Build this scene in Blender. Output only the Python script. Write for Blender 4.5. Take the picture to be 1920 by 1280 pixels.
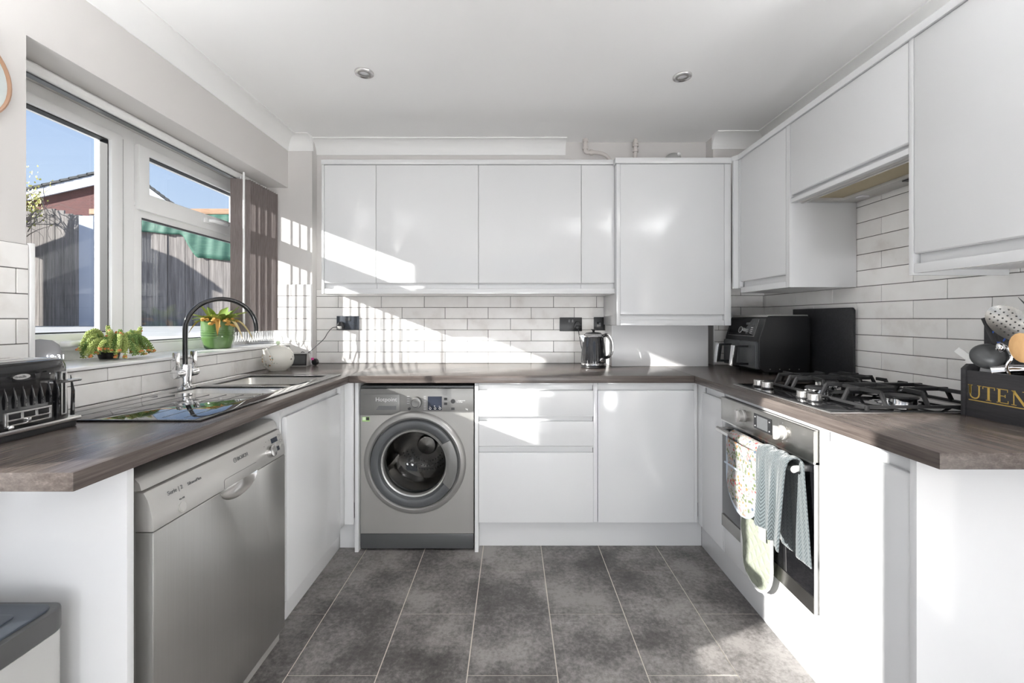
import bpy, bmesh, math, random
from mathutils import Vector, Matrix
random.seed(7)
R = math.radians
scene = bpy.context.scene
col = scene.collection
for _o in list(bpy.data.objects): bpy.data.objects.remove(_o)

# ------------------------------------------------------------------ camera, world, sun, exposure
CAM_Z = 1.21
cam_d = bpy.data.cameras.new('camera'); cam = bpy.data.objects.new('camera', cam_d); col.objects.link(cam)
cam.location = (0, 0, CAM_Z); cam.rotation_euler = (R(90), 0, 0)
cam_d.sensor_width = 36; cam_d.lens = 36 * 811 / 1920; cam_d.shift_y = -43 / 1920
cam_d.clip_start = .05; cam_d.clip_end = 200
scene.camera = cam
vs = scene.view_settings
vs.view_transform = 'Standard'; vs.look = 'None'; vs.gamma = 1; vs.use_curve_mapping = False
vs.exposure = 1.85
try:
    scene.cycles.diffuse_bounces = 8; scene.cycles.max_bounces = 14; scene.cycles.transparent_max_bounces = 16
    scene.cycles.sample_clamp_indirect = 6.0
except Exception: pass

world = bpy.data.worlds.new('sky'); scene.world = world; world.use_nodes = True
wn = world.node_tree; wn.nodes.clear()
w_out = wn.nodes.new('ShaderNodeOutputWorld'); w_bg = wn.nodes.new('ShaderNodeBackground')
w_tc = wn.nodes.new('ShaderNodeTexCoord'); w_sep = wn.nodes.new('ShaderNodeSeparateXYZ'); w_rp = wn.nodes.new('ShaderNodeValToRGB')
w_mr = wn.nodes.new('ShaderNodeMapRange'); w_mr.inputs['From Min'].default_value = -1; w_mr.inputs['From Max'].default_value = 1
wn.links.new(w_tc.outputs['Generated'], w_sep.inputs[0]); wn.links.new(w_sep.outputs['Z'], w_mr.inputs['Value'])
wn.links.new(w_mr.outputs[0], w_rp.inputs[0]); wn.links.new(w_rp.outputs[0], w_bg.inputs['Color']); wn.links.new(w_bg.outputs[0], w_out.inputs[0])
els = w_rp.color_ramp.elements
els[0].position = .49; els[0].color = (.42, .42, .38, 1)
els[1].position = .505; els[1].color = (.86, .92, 1, 1)
for p, c in ((.6, (.60, .76, 1.0, 1)), (.72, (.40, .57, .92, 1)), (1.0, (.22, .40, .82, 1))):
    e = els.new(p); e.color = c
w_bg.inputs['Strength'].default_value = 0.285

SUN = Vector((2.3, 1.0, -.858)).normalized()
sun_d = bpy.data.lights.new('sun', 'SUN'); sun = bpy.data.objects.new('sun', sun_d); col.objects.link(sun)
sun.rotation_euler = SUN.to_track_quat('-Z', 'Y').to_euler(); sun.location = (-12, -4, 8)
sun_d.energy = 4.0; sun_d.angle = R(.6); sun_d.color = (1.0, .965, .92)

# ------------------------------------------------------------------ materials
MATS = {}
def nmat(name):
    m = bpy.data.materials.new(name); m.use_nodes = True; MATS[name] = m
    return m, m.node_tree, m.node_tree.nodes['Principled BSDF']
def mat(name, c, rough=.5, metal=0, spec=.5, coat=0, emit=None, es=0, trans=0, sheen=0):
    m, nt, b = nmat(name)
    b.inputs['Base Color'].default_value = (*c, 1); b.inputs['Roughness'].default_value = rough
    b.inputs['Metallic'].default_value = metal; b.inputs['Specular IOR Level'].default_value = spec
    b.inputs['Coat Weight'].default_value = coat; b.inputs['Transmission Weight'].default_value = trans
    b.inputs['Sheen Weight'].default_value = sheen
    if emit: b.inputs['Emission Color'].default_value = (*emit, 1); b.inputs['Emission Strength'].default_value = es
    return m
def N(nt, t, **kw):
    n = nt.nodes.new(t)
    for k, v in kw.items():
        if k in n.inputs: n.inputs[k].default_value = v
        else: setattr(n, k, v)
    return n
def ramp(nt, fac, stops, interp='LINEAR'):
    r = nt.nodes.new('ShaderNodeValToRGB'); r.color_ramp.interpolation = interp
    e = r.color_ramp.elements
    e[0].position, e[0].color = stops[0][0], (*stops[0][1], 1)
    e[1].position, e[1].color = stops[-1][0], (*stops[-1][1], 1)
    for p, c in stops[1:-1]:
        q = e.new(p); q.color = (*c, 1)
    nt.links.new(fac, r.inputs[0]); return r
def pos(nt, scale=(1, 1, 1), rot=(0, 0, 0), obj=False):
    if obj:
        g = nt.nodes.new('ShaderNodeTexCoord').outputs['Object']
    else:
        g = nt.nodes.new('ShaderNodeNewGeometry').outputs['Position']
    mp = nt.nodes.new('ShaderNodeMapping'); mp.inputs['Scale'].default_value = scale; mp.inputs['Rotation'].default_value = rot
    nt.links.new(g, mp.inputs[0]); return mp.outputs[0]
def bump(nt, b, h, strength=.2, dist=.002):
    n = nt.nodes.new('ShaderNodeBump'); n.inputs['Strength'].default_value = strength; n.inputs['Distance'].default_value = dist
    nt.links.new(h, n.inputs['Height']); nt.links.new(n.outputs[0], b.inputs['Normal'])
def noise(nt, vec, scale, detail=4, rough=.55):
    n = N(nt, 'ShaderNodeTexNoise', Scale=scale, Detail=detail, Roughness=rough); nt.links.new(vec, n.inputs['Vector']); return n.outputs['Fac']
def noise_mat(name, stops, scale, rough=.5, vecscale=(1, 1, 1), bstr=0, metal=0, detail=5, spec=.5, bdist=.002, rnd=0, nrough=.55):
    m, nt, b = nmat(name); v = pos(nt, vecscale); f = noise(nt, v, scale, detail, nrough)
    r = ramp(nt, f, stops); out = r.outputs[0]
    if rnd:
        oi = nt.nodes.new('ShaderNodeObjectInfo'); mr = N(nt, 'ShaderNodeMapRange'); nt.links.new(oi.outputs['Random'], mr.inputs['Value'])
        mr.inputs['To Min'].default_value = 1 - rnd; mr.inputs['To Max'].default_value = 1 + rnd
        hs = nt.nodes.new('ShaderNodeHueSaturation'); nt.links.new(mr.outputs[0], hs.inputs['Value']); nt.links.new(out, hs.inputs['Color']); out = hs.outputs[0]
    nt.links.new(out, b.inputs['Base Color']); b.inputs['Roughness'].default_value = rough; b.inputs['Metallic'].default_value = metal
    b.inputs['Specular IOR Level'].default_value = spec
    if bstr: bump(nt, b, f, bstr, bdist)
    return m

mat('gloss_white', (.66, .665, .672), .10, spec=.5)
mat('panel_white', (.76, .76, .765), .3)
mat('upvc', (.87, .87, .865), .28)
mat('coving_white', (.88, .88, .87), .7)
noise_mat('ceiling_paint', [(0, (.93, .93, .925)), (1, (.945, .945, .94))], 3, .85)
noise_mat('wall_paint', [(0, (.66, .64, .625)), (1, (.69, .67, .655))], 4, .8, bstr=.03)
noise_mat('wall_tile', [(.28, (.74, .71, .68)), (.45, (.855, .84, .82)), (.7, (.91, .90, .885))], 7, .22, bstr=.04, rnd=.05, detail=7)
mat('grout', (.12, .115, .11), .9)
mat('floor_grout', (.66, .61, .54), .9)
def floor_mat():
    m, nt, b = nmat('floor_tile'); v = pos(nt)
    f1 = noise(nt, v, 3.0, 6, .6); f2 = noise(nt, v, 55, 6, .75)
    mx = N(nt, 'ShaderNodeMath', operation='MULTIPLY_ADD'); nt.links.new(f2, mx.inputs[0]); mx.inputs[1].default_value = .55; nt.links.new(f1, mx.inputs[2])
    r = ramp(nt, mx.outputs[0], [(.54, (.034, .031, .030)), (.70, (.092, .085, .082)), (.90, (.27, .253, .244))])
    oi = nt.nodes.new('ShaderNodeObjectInfo'); mr = N(nt, 'ShaderNodeMapRange'); nt.links.new(oi.outputs['Random'], mr.inputs['Value'])
    mr.inputs['To Min'].default_value = .85; mr.inputs['To Max'].default_value = 1.15
    hs = nt.nodes.new('ShaderNodeHueSaturation'); nt.links.new(mr.outputs[0], hs.inputs['Value']); nt.links.new(r.outputs[0], hs.inputs['Color'])
    nt.links.new(hs.outputs[0], b.inputs['Base Color']); b.inputs['Roughness'].default_value = .42; bump(nt, b, f2, .08, .001)
floor_mat()
def wood(name, sc, stops, rough=.27, bs=.05):
    m, nt, b = nmat(name); v = pos(nt, sc)
    f1 = noise(nt, v, 1.0, 8, .7); f2 = noise(nt, v, 4.5, 5, .6)
    mx = N(nt, 'ShaderNodeMath', operation='MULTIPLY_ADD'); nt.links.new(f2, mx.inputs[0]); mx.inputs[1].default_value = .45; nt.links.new(f1, mx.inputs[2])
    r = ramp(nt, mx.outputs[0], stops); nt.links.new(r.outputs[0], b.inputs['Base Color']); b.inputs['Roughness'].default_value = rough; bump(nt, b, f2, bs, .001)
ws = [(.45, (.040, .031, .027)), (.62, (.070, .056, .050)), (.8, (.105, .087, .078)), (.95, (.15, .127, .116))]
wood('worktop_x', (2.2, 45, 90), ws); wood('worktop_y', (45, 2.2, 90), ws)
wood('dark_wood', (60, 5, 60), [(.4, (.012, .012, .014)), (.9, (.045, .043, .047))], .5, .15)
wood('fence_wood', (26, 26, 1.0), [(.4, (.055, .046, .042)), (.62, (.16, .143, .134)), (.9, (.33, .30, .28))], .85, .3)
wood('new_wood', (3, 30, 30), [(.4, (.25, .13, .07)), (.9, (.5, .32, .2))], .8, .2)
wood('spoon_wood', (20, 20, 4), [(.4, (.50, .27, .10)), (.9, (.68, .42, .19))], .5, .05)
noise_mat('steel', [(.3, (.70, .69, .665)), (.7, (.73, .72, .70))], 3, .36, (60, 60, 1), metal=1)
noise_mat('oven_steel', [(.3, (.36, .35, .33)), (.7, (.46, .45, .43))], 9, .27, (1, 1, 1), metal=1)
mat('silver', (.56, .55, .53), .38, .55)
mat('graphite', (.33, .322, .307), .36, .35)
mat('graphite_fascia', (.17, .168, .163), .33, .3)
mat('graphite_rim', (.32, .315, .305), .3, .5)
mat('graphite_dark', (.085, .088, .09), .3, .2)
mat('dark_grey_plastic', (.068, .072, .076), .32)
mat('chrome', (.82, .82, .83), .07, 1)
mat('satin_chrome', (.70, .69, .68), .24, 1)
mat('white_knob', (.50, .49, .475), .25, .35)
mat('black_gloss', (.008, .008, .009), .05, coat=.3)
mat('black_satin', (.012, .012, .013), .32)
mat('black_matt', (.016, .016, .017), .6)
noise_mat('slate_black', [(.3, (.014, .014, .016)), (.7, (.03, .03, .033))], 120, .45, bstr=.1)
mat('cast_iron', (.016, .016, .017), .5)
mat('black_glass', (.006, .006, .007), .02, coat=.5)
mat('sink_glass', (.012, .012, .013), .02, coat=.6)
mat('socket_grey', (.035, .042, .055), .4)
mat('display', (.02, .025, .04), .08)
mat('screen_grey', (.085, .088, .092), .25)
mat('lettering_pale', (.62, .62, .62), .4)
mat('lettering_dark', (.16, .16, .16), .5)
mat('gold', (.62, .42, .10), .4, .4)
mat('green_sticker', (.30, .52, .16), .5)
mat('pale_sticker', (.72, .85, .6), .5)
mat('clock_rim', (.55, .33, .22), .35, .5)
mat('clock_face', (.58, .66, .67), .5)
mat('fill_globe_lit', (.9, .9, .88), .4, emit=(.97, .985, 1), es=10.3)  # glow of the unseen globes added as fill
mat('fill_uplight_lit', (.9, .9, .88), .4, emit=(.98, .99, 1), es=180)  # glow of the unseen uplighters added as fill
mat('led_white', (.9, .9, .9), .5, emit=(.95, .97, 1), es=1.2)
mat('blue_ring', (.04, .14, .6), .4)
mat('speaker_fabric', (.30, .30, .31), .9)
mat('bin_grey', (.42, .42, .41), .45)
mat('bin_lid', (.05, .06, .075), .4)
mat('bin_rim', (.075, .075, .075), .4)
mat('white_plastic', (.82, .82, .81), .35)
mat('pipe_paint', (.62, .58, .55), .5)
mat('pink', (.75, .08, .35), .5)
mat('cable_dark', (.06, .06, .065), .6)
mat('lamp_lens', (.7, .7, .72), .15)
mat('hood_filter', (.52, .45, .30), .5, .5)
mat('sill_white', (.82, .82, .81), .2)
mat('roof_dark', (.03, .035, .04), .8)
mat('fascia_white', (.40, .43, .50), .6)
mat('drum', (.30, .29, .28), .25, 1)
mat('leaf_green', (.17, .25, .04), .4)
mat('leaf_light', (.30, .36, .07), .4)
mat('leaf_dry', (.50, .28, .06), .6)
mat('leaf_cream', (.62, .50, .26), .6)
mat('soil', (.03, .02, .015), .9)
mat('succulent', (.33, .40, .11), .45)
mat('succulent_dark', (.14, .24, .05), .4)
mat('succulent_tip', (.55, .20, .06), .5)
mat('pot_green', (.075, .15, .04), .12, coat=.5)
mat('twig', (.16, .13, .11), .8)
mat('tree_leaf', (.42, .40, .07), .6)
mat('piping_blue', (.42, .47, .54), .8)
mat('piping_white', (.55, .55, .54), .8)
noise_mat('lawn', [(.3, (.09, .14, .03)), (.7, (.2, .26, .08))], 30, .9, bstr=.3)
noise_mat('paving', [(.3, (.40, .385, .36)), (.7, (.52, .50, .47))], 5, .8)
noise_mat('decking', [(.3, (.40, .36, .32)), (.7, (.58, .54, .5))], 6, .5, (1, 12, 1))
def brick_mat():
    m, nt, b = nmat('brick_wall'); v = pos(nt, (1, 1, 1), (R(90), 0, 0))
    t = N(nt, 'ShaderNodeTexBrick', Scale=4.5); nt.links.new(v, t.inputs['Vector'])
    t.inputs['Color1'].default_value = (.13, .032, .028, 1); t.inputs['Color2'].default_value = (.095, .024, .022, 1); t.inputs['Mortar'].default_value = (.16, .08, .07, 1)
    t.inputs['Mortar Size'].default_value = .015
    nt.links.new(t.outputs[0], b.inputs['Base Color']); b.inputs['Roughness'].default_value = .85
brick_mat()
def net_mat():
    m, nt, b = nmat('green_net'); v = pos(nt, (3, 3, 60)); f = noise(nt, v, 2.5, 6, .7)
    r = ramp(nt, f, [(.3, (.015, .075, .055)), (.55, (.035, .14, .095)), (.75, (.13, .25, .16))]); nt.links.new(r.outputs[0], b.inputs['Base Color']); b.inputs['Roughness'].default_value = .7
net_mat()
def glass_mat():
    m = bpy.data.materials.new('window_glass'); m.use_nodes = True; MATS['window_glass'] = m; nt = m.node_tree; nt.nodes.clear()
    o = nt.nodes.new('ShaderNodeOutputMaterial'); mx = nt.nodes.new('ShaderNodeMixShader')
    t = N(nt, 'ShaderNodeBsdfTransparent'); t.inputs[0].default_value = (.97, .98, .98, 1)
    g = N(nt, 'ShaderNodeBsdfGlossy', Roughness=.01); lw = nt.nodes.new('ShaderNodeLayerWeight'); lw.inputs['Blend'].default_value = .5
    pw = N(nt, 'ShaderNodeMath', operation='POWER'); pw.inputs[1].default_value = 5; nt.links.new(lw.outputs['Facing'], pw.inputs[0])
    ma = N(nt, 'ShaderNodeMath', operation='MULTIPLY_ADD'); ma.inputs[1].default_value = .85; ma.inputs[2].default_value = .03; nt.links.new(pw.outputs[0], ma.inputs[0])
    nt.links.new(ma.outputs[0], mx.inputs[0]); nt.links.new(t.outputs[0], mx.inputs[1]); nt.links.new(g.outputs[0], mx.inputs[2]); nt.links.new(mx.outputs[0], o.inputs[0])
    m2 = m.copy(); m2.name = 'door_glass'; MATS['door_glass'] = m2
    for n in m2.node_tree.nodes:
        if n.type == 'BSDF_TRANSPARENT': n.inputs[0].default_value = (.55, .55, .54, 1)
glass_mat()
def slat_mat():
    m = bpy.data.materials.new('slat_fabric'); m.use_nodes = True; MATS['slat_fabric'] = m; nt = m.node_tree; b = nt.nodes['Principled BSDF']
    v = pos(nt, (120, 120, 6)); f = noise(nt, v, 3, 3); r = ramp(nt, f, [(.3, (.27, .23, .22)), (.7, (.37, .325, .315))])
    nt.links.new(r.outputs[0], b.inputs['Base Color']); b.inputs['Roughness'].default_value = .9
    tr = nt.nodes.new('ShaderNodeBsdfTranslucent'); nt.links.new(r.outputs[0], tr.inputs[0])
    mx = nt.nodes.new('ShaderNodeMixShader'); mx.inputs[0].default_value = .4
    nt.links.new(b.outputs[0], mx.inputs[1]); nt.links.new(tr.outputs[0], mx.inputs[2]); nt.links.new(mx.outputs[0], nt.nodes['Material Output'].inputs[0])
slat_mat()
def floral_mat():
    m, nt, b = nmat('floral_cotton'); v = pos(nt)
    vo = N(nt, 'ShaderNodeTexVoronoi', Scale=62); nt.links.new(v, vo.inputs['Vector'])
    lt = N(nt, 'ShaderNodeMath', operation='LESS_THAN'); nt.links.new(vo.outputs['Distance'], lt.inputs[0]); lt.inputs[1].default_value = .36
    sp = nt.nodes.new('ShaderNodeSeparateColor'); nt.links.new(vo.outputs['Color'], sp.inputs[0])
    pal = ramp(nt, sp.outputs[0], [(0, (.33, .06, .06)), (.22, (.34, .16, .05)), (.42, (.10, .13, .06)), (.62, (.36, .16, .16)), (.8, (.08, .11, .15)), (.9, (.45, .43, .41))], 'CONSTANT')
    w = N(nt, 'ShaderNodeTexWave', Scale=26, Distortion=9); w.inputs['Detail'].default_value = 2; nt.links.new(v, w.inputs['Vector'])
    vine = N(nt, 'ShaderNodeMath', operation='GREATER_THAN'); nt.links.new(w.outputs['Fac'], vine.inputs[0]); vine.inputs[1].default_value = .965
    m1 = N(nt, 'ShaderNodeMix', data_type='RGBA'); nt.links.new(vine.outputs[0], m1.inputs[0]); m1.inputs[6].default_value = (.31, .30, .29, 1); m1.inputs[7].default_value = (.15, .16, .11, 1)
    m2 = N(nt, 'ShaderNodeMix', data_type='RGBA'); nt.links.new(lt.outputs[0], m2.inputs[0]); nt.links.new(m1.outputs[2], m2.inputs[6]); nt.links.new(pal.outputs[0], m2.inputs[7])
    nt.links.new(m2.outputs[2], b.inputs['Base Color']); b.inputs['Roughness'].default_value = .9
floral_mat()
def quilt_mat():
    m, nt, b = nmat('quilted_green'); b.inputs['Base Color'].default_value = (.245, .265, .21, 1); b.inputs['Roughness'].default_value = .85
    hs = []
    for a in (R(45), R(-45)):
        v = pos(nt, (1, 1, 1), (a, 0, 0)); w = N(nt, 'ShaderNodeTexWave', Scale=8.5); w.bands_direction = 'Y'; nt.links.new(v, w.inputs['Vector']); hs.append(w.outputs['Fac'])
    mn = N(nt, 'ShaderNodeMath', operation='MINIMUM'); nt.links.new(hs[0], mn.inputs[0]); nt.links.new(hs[1], mn.inputs[1])
    pw = N(nt, 'ShaderNodeMath', operation='POWER'); nt.links.new(mn.outputs[0], pw.inputs[0]); pw.inputs[1].default_value = .4
    bump(nt, b, pw.outputs[0], .6, .006)
quilt_mat()
def towel_mat():
    m, nt, b = nmat('herringbone_towel'); v = nt.nodes.new('ShaderNodeUVMap').outputs[0]
    sp = nt.nodes.new('ShaderNodeSeparateXYZ'); nt.links.new(v, sp.inputs[0])
    tri = N(nt, 'ShaderNodeMath', operation='PINGPONG'); nt.links.new(sp.outputs['X'], tri.inputs[0]); tri.inputs[1].default_value = .017
    ad = N(nt, 'ShaderNodeMath', operation='MULTIPLY_ADD'); nt.links.new(tri.outputs[0], ad.inputs[0]); ad.inputs[1].default_value = 1.2; nt.links.new(sp.outputs['Y'], ad.inputs[2])
    pp = N(nt, 'ShaderNodeMath', operation='PINGPONG'); nt.links.new(ad.outputs[0], pp.inputs[0]); pp.inputs[1].default_value = .0058
    mu = N(nt, 'ShaderNodeMath', operation='MULTIPLY'); nt.links.new(pp.outputs[0], mu.inputs[0]); mu.inputs[1].default_value = 170
    r = ramp(nt, mu.outputs[0], [(.15, (.036, .046, .051)), (.75, (.100, .120, .127))]); nt.links.new(r.outputs[0], b.inputs['Base Color']); b.inputs['Roughness'].default_value = .95
    b.inputs['Sheen Weight'].default_value = .3; bump(nt, b, mu.outputs[0], .6, .003)
towel_mat()
def pot_mat():
    m, nt, b = nmat('painted_china'); v = pos(nt)
    n1 = noise(nt, v, 16, 3); vo = N(nt, 'ShaderNodeTexVoronoi', Scale=70); nt.links.new(v, vo.inputs['Vector'])
    gt = N(nt, 'ShaderNodeMath', operation='GREATER_THAN'); nt.links.new(n1, gt.inputs[0]); gt.inputs[1].default_value = .585
    lt = N(nt, 'ShaderNodeMath', operation='LESS_THAN'); nt.links.new(vo.outputs['Distance'], lt.inputs[0]); lt.inputs[1].default_value = .42
    mu = N(nt, 'ShaderNodeMath', operation='MULTIPLY'); nt.links.new(gt.outputs[0], mu.inputs[0]); nt.links.new(lt.outputs[0], mu.inputs[1])
    sp = nt.nodes.new('ShaderNodeSeparateColor'); nt.links.new(vo.outputs['Color'], sp.inputs[0])
    pal = ramp(nt, sp.outputs[0], [(0, (.45, .25, .1)), (.3, (.25, .3, .25)), (.6, (.55, .38, .2)), (.85, (.2, .22, .22))], 'CONSTANT')
    m2 = N(nt, 'ShaderNodeMix', data_type='RGBA'); nt.links.new(mu.outputs[0], m2.inputs[0]); m2.inputs[6].default_value = (.74, .72, .66, 1); nt.links.new(pal.outputs[0], m2.inputs[7])
    nt.links.new(m2.outputs[2], b.inputs['Base Color']); b.inputs['Roughness'].default_value = .12
pot_mat()

# ------------------------------------------------------------------ mesh builder
WO = {}   # world origin of each object (no rotations are used on parents)
class MB:
    def __init__(s): s.v = []; s.f = []; s.uv = None
    def add(s, vs_, fs):
        o = len(s.v); s.v += [tuple(p) for p in vs_]; s.f += [tuple(i + o for i in f) for f in fs]; return s
    def box(s, x0, x1, y0, y1, z0, z1):
        return s.add([(x0, y0, z0), (x1, y0, z0), (x1, y1, z0), (x0, y1, z0), (x0, y0, z1), (x1, y0, z1), (x1, y1, z1), (x0, y1, z1)],
                     [(0, 3, 2, 1), (4, 5, 6, 7), (0, 1, 5, 4), (1, 2, 6, 5), (2, 3, 7, 6), (3, 0, 4, 7)])
    def prism(s, pts, axis, a0, a1):
        def P(p, a): return {'x': (a, p[0], p[1]), 'y': (p[0], a, p[1]), 'z': (p[0], p[1], a)}[axis]
        n = len(pts); vs_ = [P(p, a0) for p in pts] + [P(p, a1) for p in pts]
        fs = [tuple(range(n - 1, -1, -1)), tuple(range(n, 2 * n))] + [(i, (i + 1) % n, n + (i + 1) % n, n + i) for i in range(n)]
        return s.add(vs_, fs)
    def cells(s, axis, a0, a1, us, vs_, holes):
        """plate in the plane normal to axis; us/vs_ = (min,max); holes = list of (u0,u1,v0,v1)"""
        U = sorted({us[0], us[1], *[h[0] for h in holes], *[h[1] for h in holes]}); V = sorted({vs_[0], vs_[1], *[h[2] for h in holes], *[h[3] for h in holes]})
        U = [u for u in U if us[0] <= u <= us[1]]; V = [w for w in V if vs_[0] <= w <= vs_[1]]
        def solid(i, j):
            if i < 0 or j < 0 or i >= len(U) - 1 or j >= len(V) - 1: return False
            cu, cv = (U[i] + U[i + 1]) / 2, (V[j] + V[j + 1]) / 2
            return not any(h[0] < cu < h[1] and h[2] < cv < h[3] for h in holes)
        def P(u, w, a): return {'x': (a, u, w), 'y': (u, a, w), 'z': (u, w, a)}[axis]
        idx = {}; vv = []; ff = []
        def vi(i, j, k):
            if (i, j, k) not in idx: idx[(i, j, k)] = len(vv); vv.append(P(U[i], V[j], (a0, a1)[k]))
            return idx[(i, j, k)]
        for i in range(len(U) - 1):
            for j in range(len(V) - 1):
                if not solid(i, j): continue
                for k in (0, 1): ff.append((vi(i, j, k), vi(i + 1, j, k), vi(i + 1, j + 1, k), vi(i, j + 1, k)))
                for di, dj, e in ((-1, 0, ((i, j), (i, j + 1))), (1, 0, ((i + 1, j), (i + 1, j + 1))), (0, -1, ((i, j), (i + 1, j))), (0, 1, ((i, j + 1), (i + 1, j + 1)))):
                    if not solid(i + di, j + dj): ff.append((vi(*e[0], 0), vi(*e[1], 0), vi(*e[1], 1), vi(*e[0], 1)))
        return s.add(vv, ff)
    def tube(s, pts, r, seg=8, caps=True, closed=False):
        pts = [Vector(p) for p in pts]; n = len(pts); rr = r if isinstance(r, (list, tuple)) else [r] * n
        t0 = (pts[1] - pts[0]).normalized(); up = Vector((0, 0, 1)) if abs(t0.z) < .9 else Vector((1, 0, 0))
        nrm = t0.cross(up).normalized(); vs_ = []; fs = []
        for i, p in enumerate(pts):
            if closed: t = (pts[(i + 1) % n] - pts[i - 1]).normalized()
            else: t = (pts[min(i + 1, n - 1)] - pts[max(i - 1, 0)]).normalized()
            nrm = (nrm - t * nrm.dot(t)).normalized(); bn = t.cross(nrm)
            for k in range(seg):
                a = 2 * math.pi * k / seg; vs_.append(p + (nrm * math.cos(a) + bn * math.sin(a)) * rr[i])
        for i in range(n if closed else n - 1):
            j = (i + 1) % n
            for k in range(seg): fs.append((i * seg + k, i * seg + (k + 1) % seg, j * seg + (k + 1) % seg, j * seg + k))
        if caps and not closed: fs += [tuple(range(seg - 1, -1, -1)), tuple(range((n - 1) * seg, n * seg))]
        return s.add(vs_, fs)
    def cyl(s, p0, p1, r0, r1=None, seg=20): return s.tube([p0, p1], [r0, r0 if r1 is None else r1], seg)
    def lathe(s, prof, c, axis=(0, 0, 1), seg=32, a0=0, a1=2 * math.pi):
        ax = Vector(axis).normalized(); u = ax.cross(Vector((0, 0, 1)) if abs(ax.z) < .9 else Vector((1, 0, 0))).normalized(); w = ax.cross(u); c = Vector(c)
        full = abs(a1 - a0 - 2 * math.pi) < 1e-6; ns = seg if full else seg + 1; vs_ = []; fs = []
        for (r, h) in prof:
            for k in range(ns):
                a = a0 + (a1 - a0) * k / seg; vs_.append(c + ax * h + (u * math.cos(a) + w * math.sin(a)) * max(r, 1e-5))
        for i in range(len(prof) - 1):
            for k in range(seg):
                k2 = (k + 1) % ns; fs.append((i * ns + k, i * ns + k2, (i + 1) * ns + k2, (i + 1) * ns + k))
        return s.add(vs_, fs)
    def grid(s, fn, nu, nv, wrapu=False):
        vs_ = [fn(i / (nu if wrapu else nu - 1), j / (nv - 1)) for j in range(nv) for i in range(nu)]; fs = []
        for j in range(nv - 1):
            for i in range(nu if wrapu else nu - 1):
                i2 = (i + 1) % nu; fs.append((j * nu + i, j * nu + i2, (j + 1) * nu + i2, (j + 1) * nu + i))
        return s.add(vs_, fs)
    def ball(s, c, r, seg=12, rings=8):
        rx, ry, rz = r if isinstance(r, (tuple, list)) else (r, r, r); c = Vector(c)
        return s.grid(lambda u, v: tuple(c + Vector((rx * math.cos(2 * math.pi * u) * math.sin(math.pi * v), ry * math.sin(2 * math.pi * u) * math.sin(math.pi * v), -rz * math.cos(math.pi * v)))), seg, rings, True)
    def bar(s, p0, p1, w, h=None, up=(0, 0, 1)):
        h = w if h is None else h; p0, p1 = Vector(p0), Vector(p1); t = (p1 - p0).normalized(); up = Vector(up)
        if abs(t.dot(up)) > .95: up = Vector((1, 0, 0)) if abs(t.x) < .9 else Vector((0, 1, 0))
        sd = t.cross(up).normalized(); up = sd.cross(t); vs_ = []
        for p in (p0, p1):
            for a, b in ((-1, -1), (1, -1), (1, 1), (-1, 1)): vs_.append(p + sd * a * w / 2 + up * b * h / 2)
        return s.add(vs_, [(0, 1, 2, 3), (7, 6, 5, 4), (0, 4, 5, 1), (1, 5, 6, 2), (2, 6, 7, 3), (3, 7, 4, 0)])
    def xf(s, M, start=0):
        for i in range(start, len(s.v)): s.v[i] = tuple(M @ Vector(s.v[i]))
        return s
    def build(s, name, m, parent=None, bevel=0, seg=2, smooth=True, weld=True, ang=35):
        me = bpy.data.meshes.new(name)
        xs = [p[0] for p in s.v]; ys = [p[1] for p in s.v]; zs = [p[2] for p in s.v]
        c = Vector(((min(xs) + max(xs)) / 2, (min(ys) + max(ys)) / 2, min(zs)))
        bm = bmesh.new(); bv = [bm.verts.new(Vector(p) - c) for p in s.v]
        uvl = bm.loops.layers.uv.new('UVMap') if s.uv else None
        for f in s.f:
            try: fc = bm.faces.new([bv[i] for i in f])
            except ValueError: continue
            if uvl:
                for lp, i in zip(fc.loops, f): lp[uvl].uv = s.uv[i]
        if weld and not s.uv: bmesh.ops.remove_doubles(bm, verts=bm.verts, dist=1e-6)
        bmesh.ops.recalc_face_normals(bm, faces=bm.faces)
        if bevel:
            ed = [e for e in bm.edges if len(e.link_faces) == 2 and e.calc_face_angle(0) > R(30)]
            bmesh.ops.bevel(bm, geom=ed, offset=bevel, segments=seg, profile=.6, affect='EDGES', clamp_overlap=True)
        bm.to_mesh(me); bm.free()
        if smooth: me.shade_smooth(); me.set_sharp_from_angle(angle=R(ang))
        me.materials.append(MATS[m]); o = bpy.data.objects.new(name, me); col.objects.link(o); place(o, c, parent); return o
def place(o, c, parent):
    WO[o.name] = Vector(c)
    if parent is not None: o.parent = parent; o.location = Vector(c) - WO[parent.name]
    else: o.location = c
def tag(o, label, cat, group=None):
    o['label'] = label; o['category'] = cat
    if group: o['group'] = group
    return o
def thing(name, base, label, cat, group=None):
    o = bpy.data.objects.new(name, None); o.empty_display_size = .1; col.objects.link(o); place(o, base, None); return tag(o, label, cat, group)
def struct(o): o['kind'] = 'structure'; return o
def sthing(name, base):
    o = bpy.data.objects.new(name, None); col.objects.link(o); place(o, base, None); return struct(o)
def dup(o, d, parent=None):
    """copy one object (shares mesh) shifted by d"""
    c = o.copy(); col.objects.link(c); place(c, WO[o.name] + Vector(d), parent); return c
def dup_tree(o, d, label=None):
    r = dup(o, d)
    if label: r['label'] = label
    for ch in list(o.children):
        c = dup(ch, d, r)
        for g in list(ch.children): dup(g, d, c)
    return r
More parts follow.
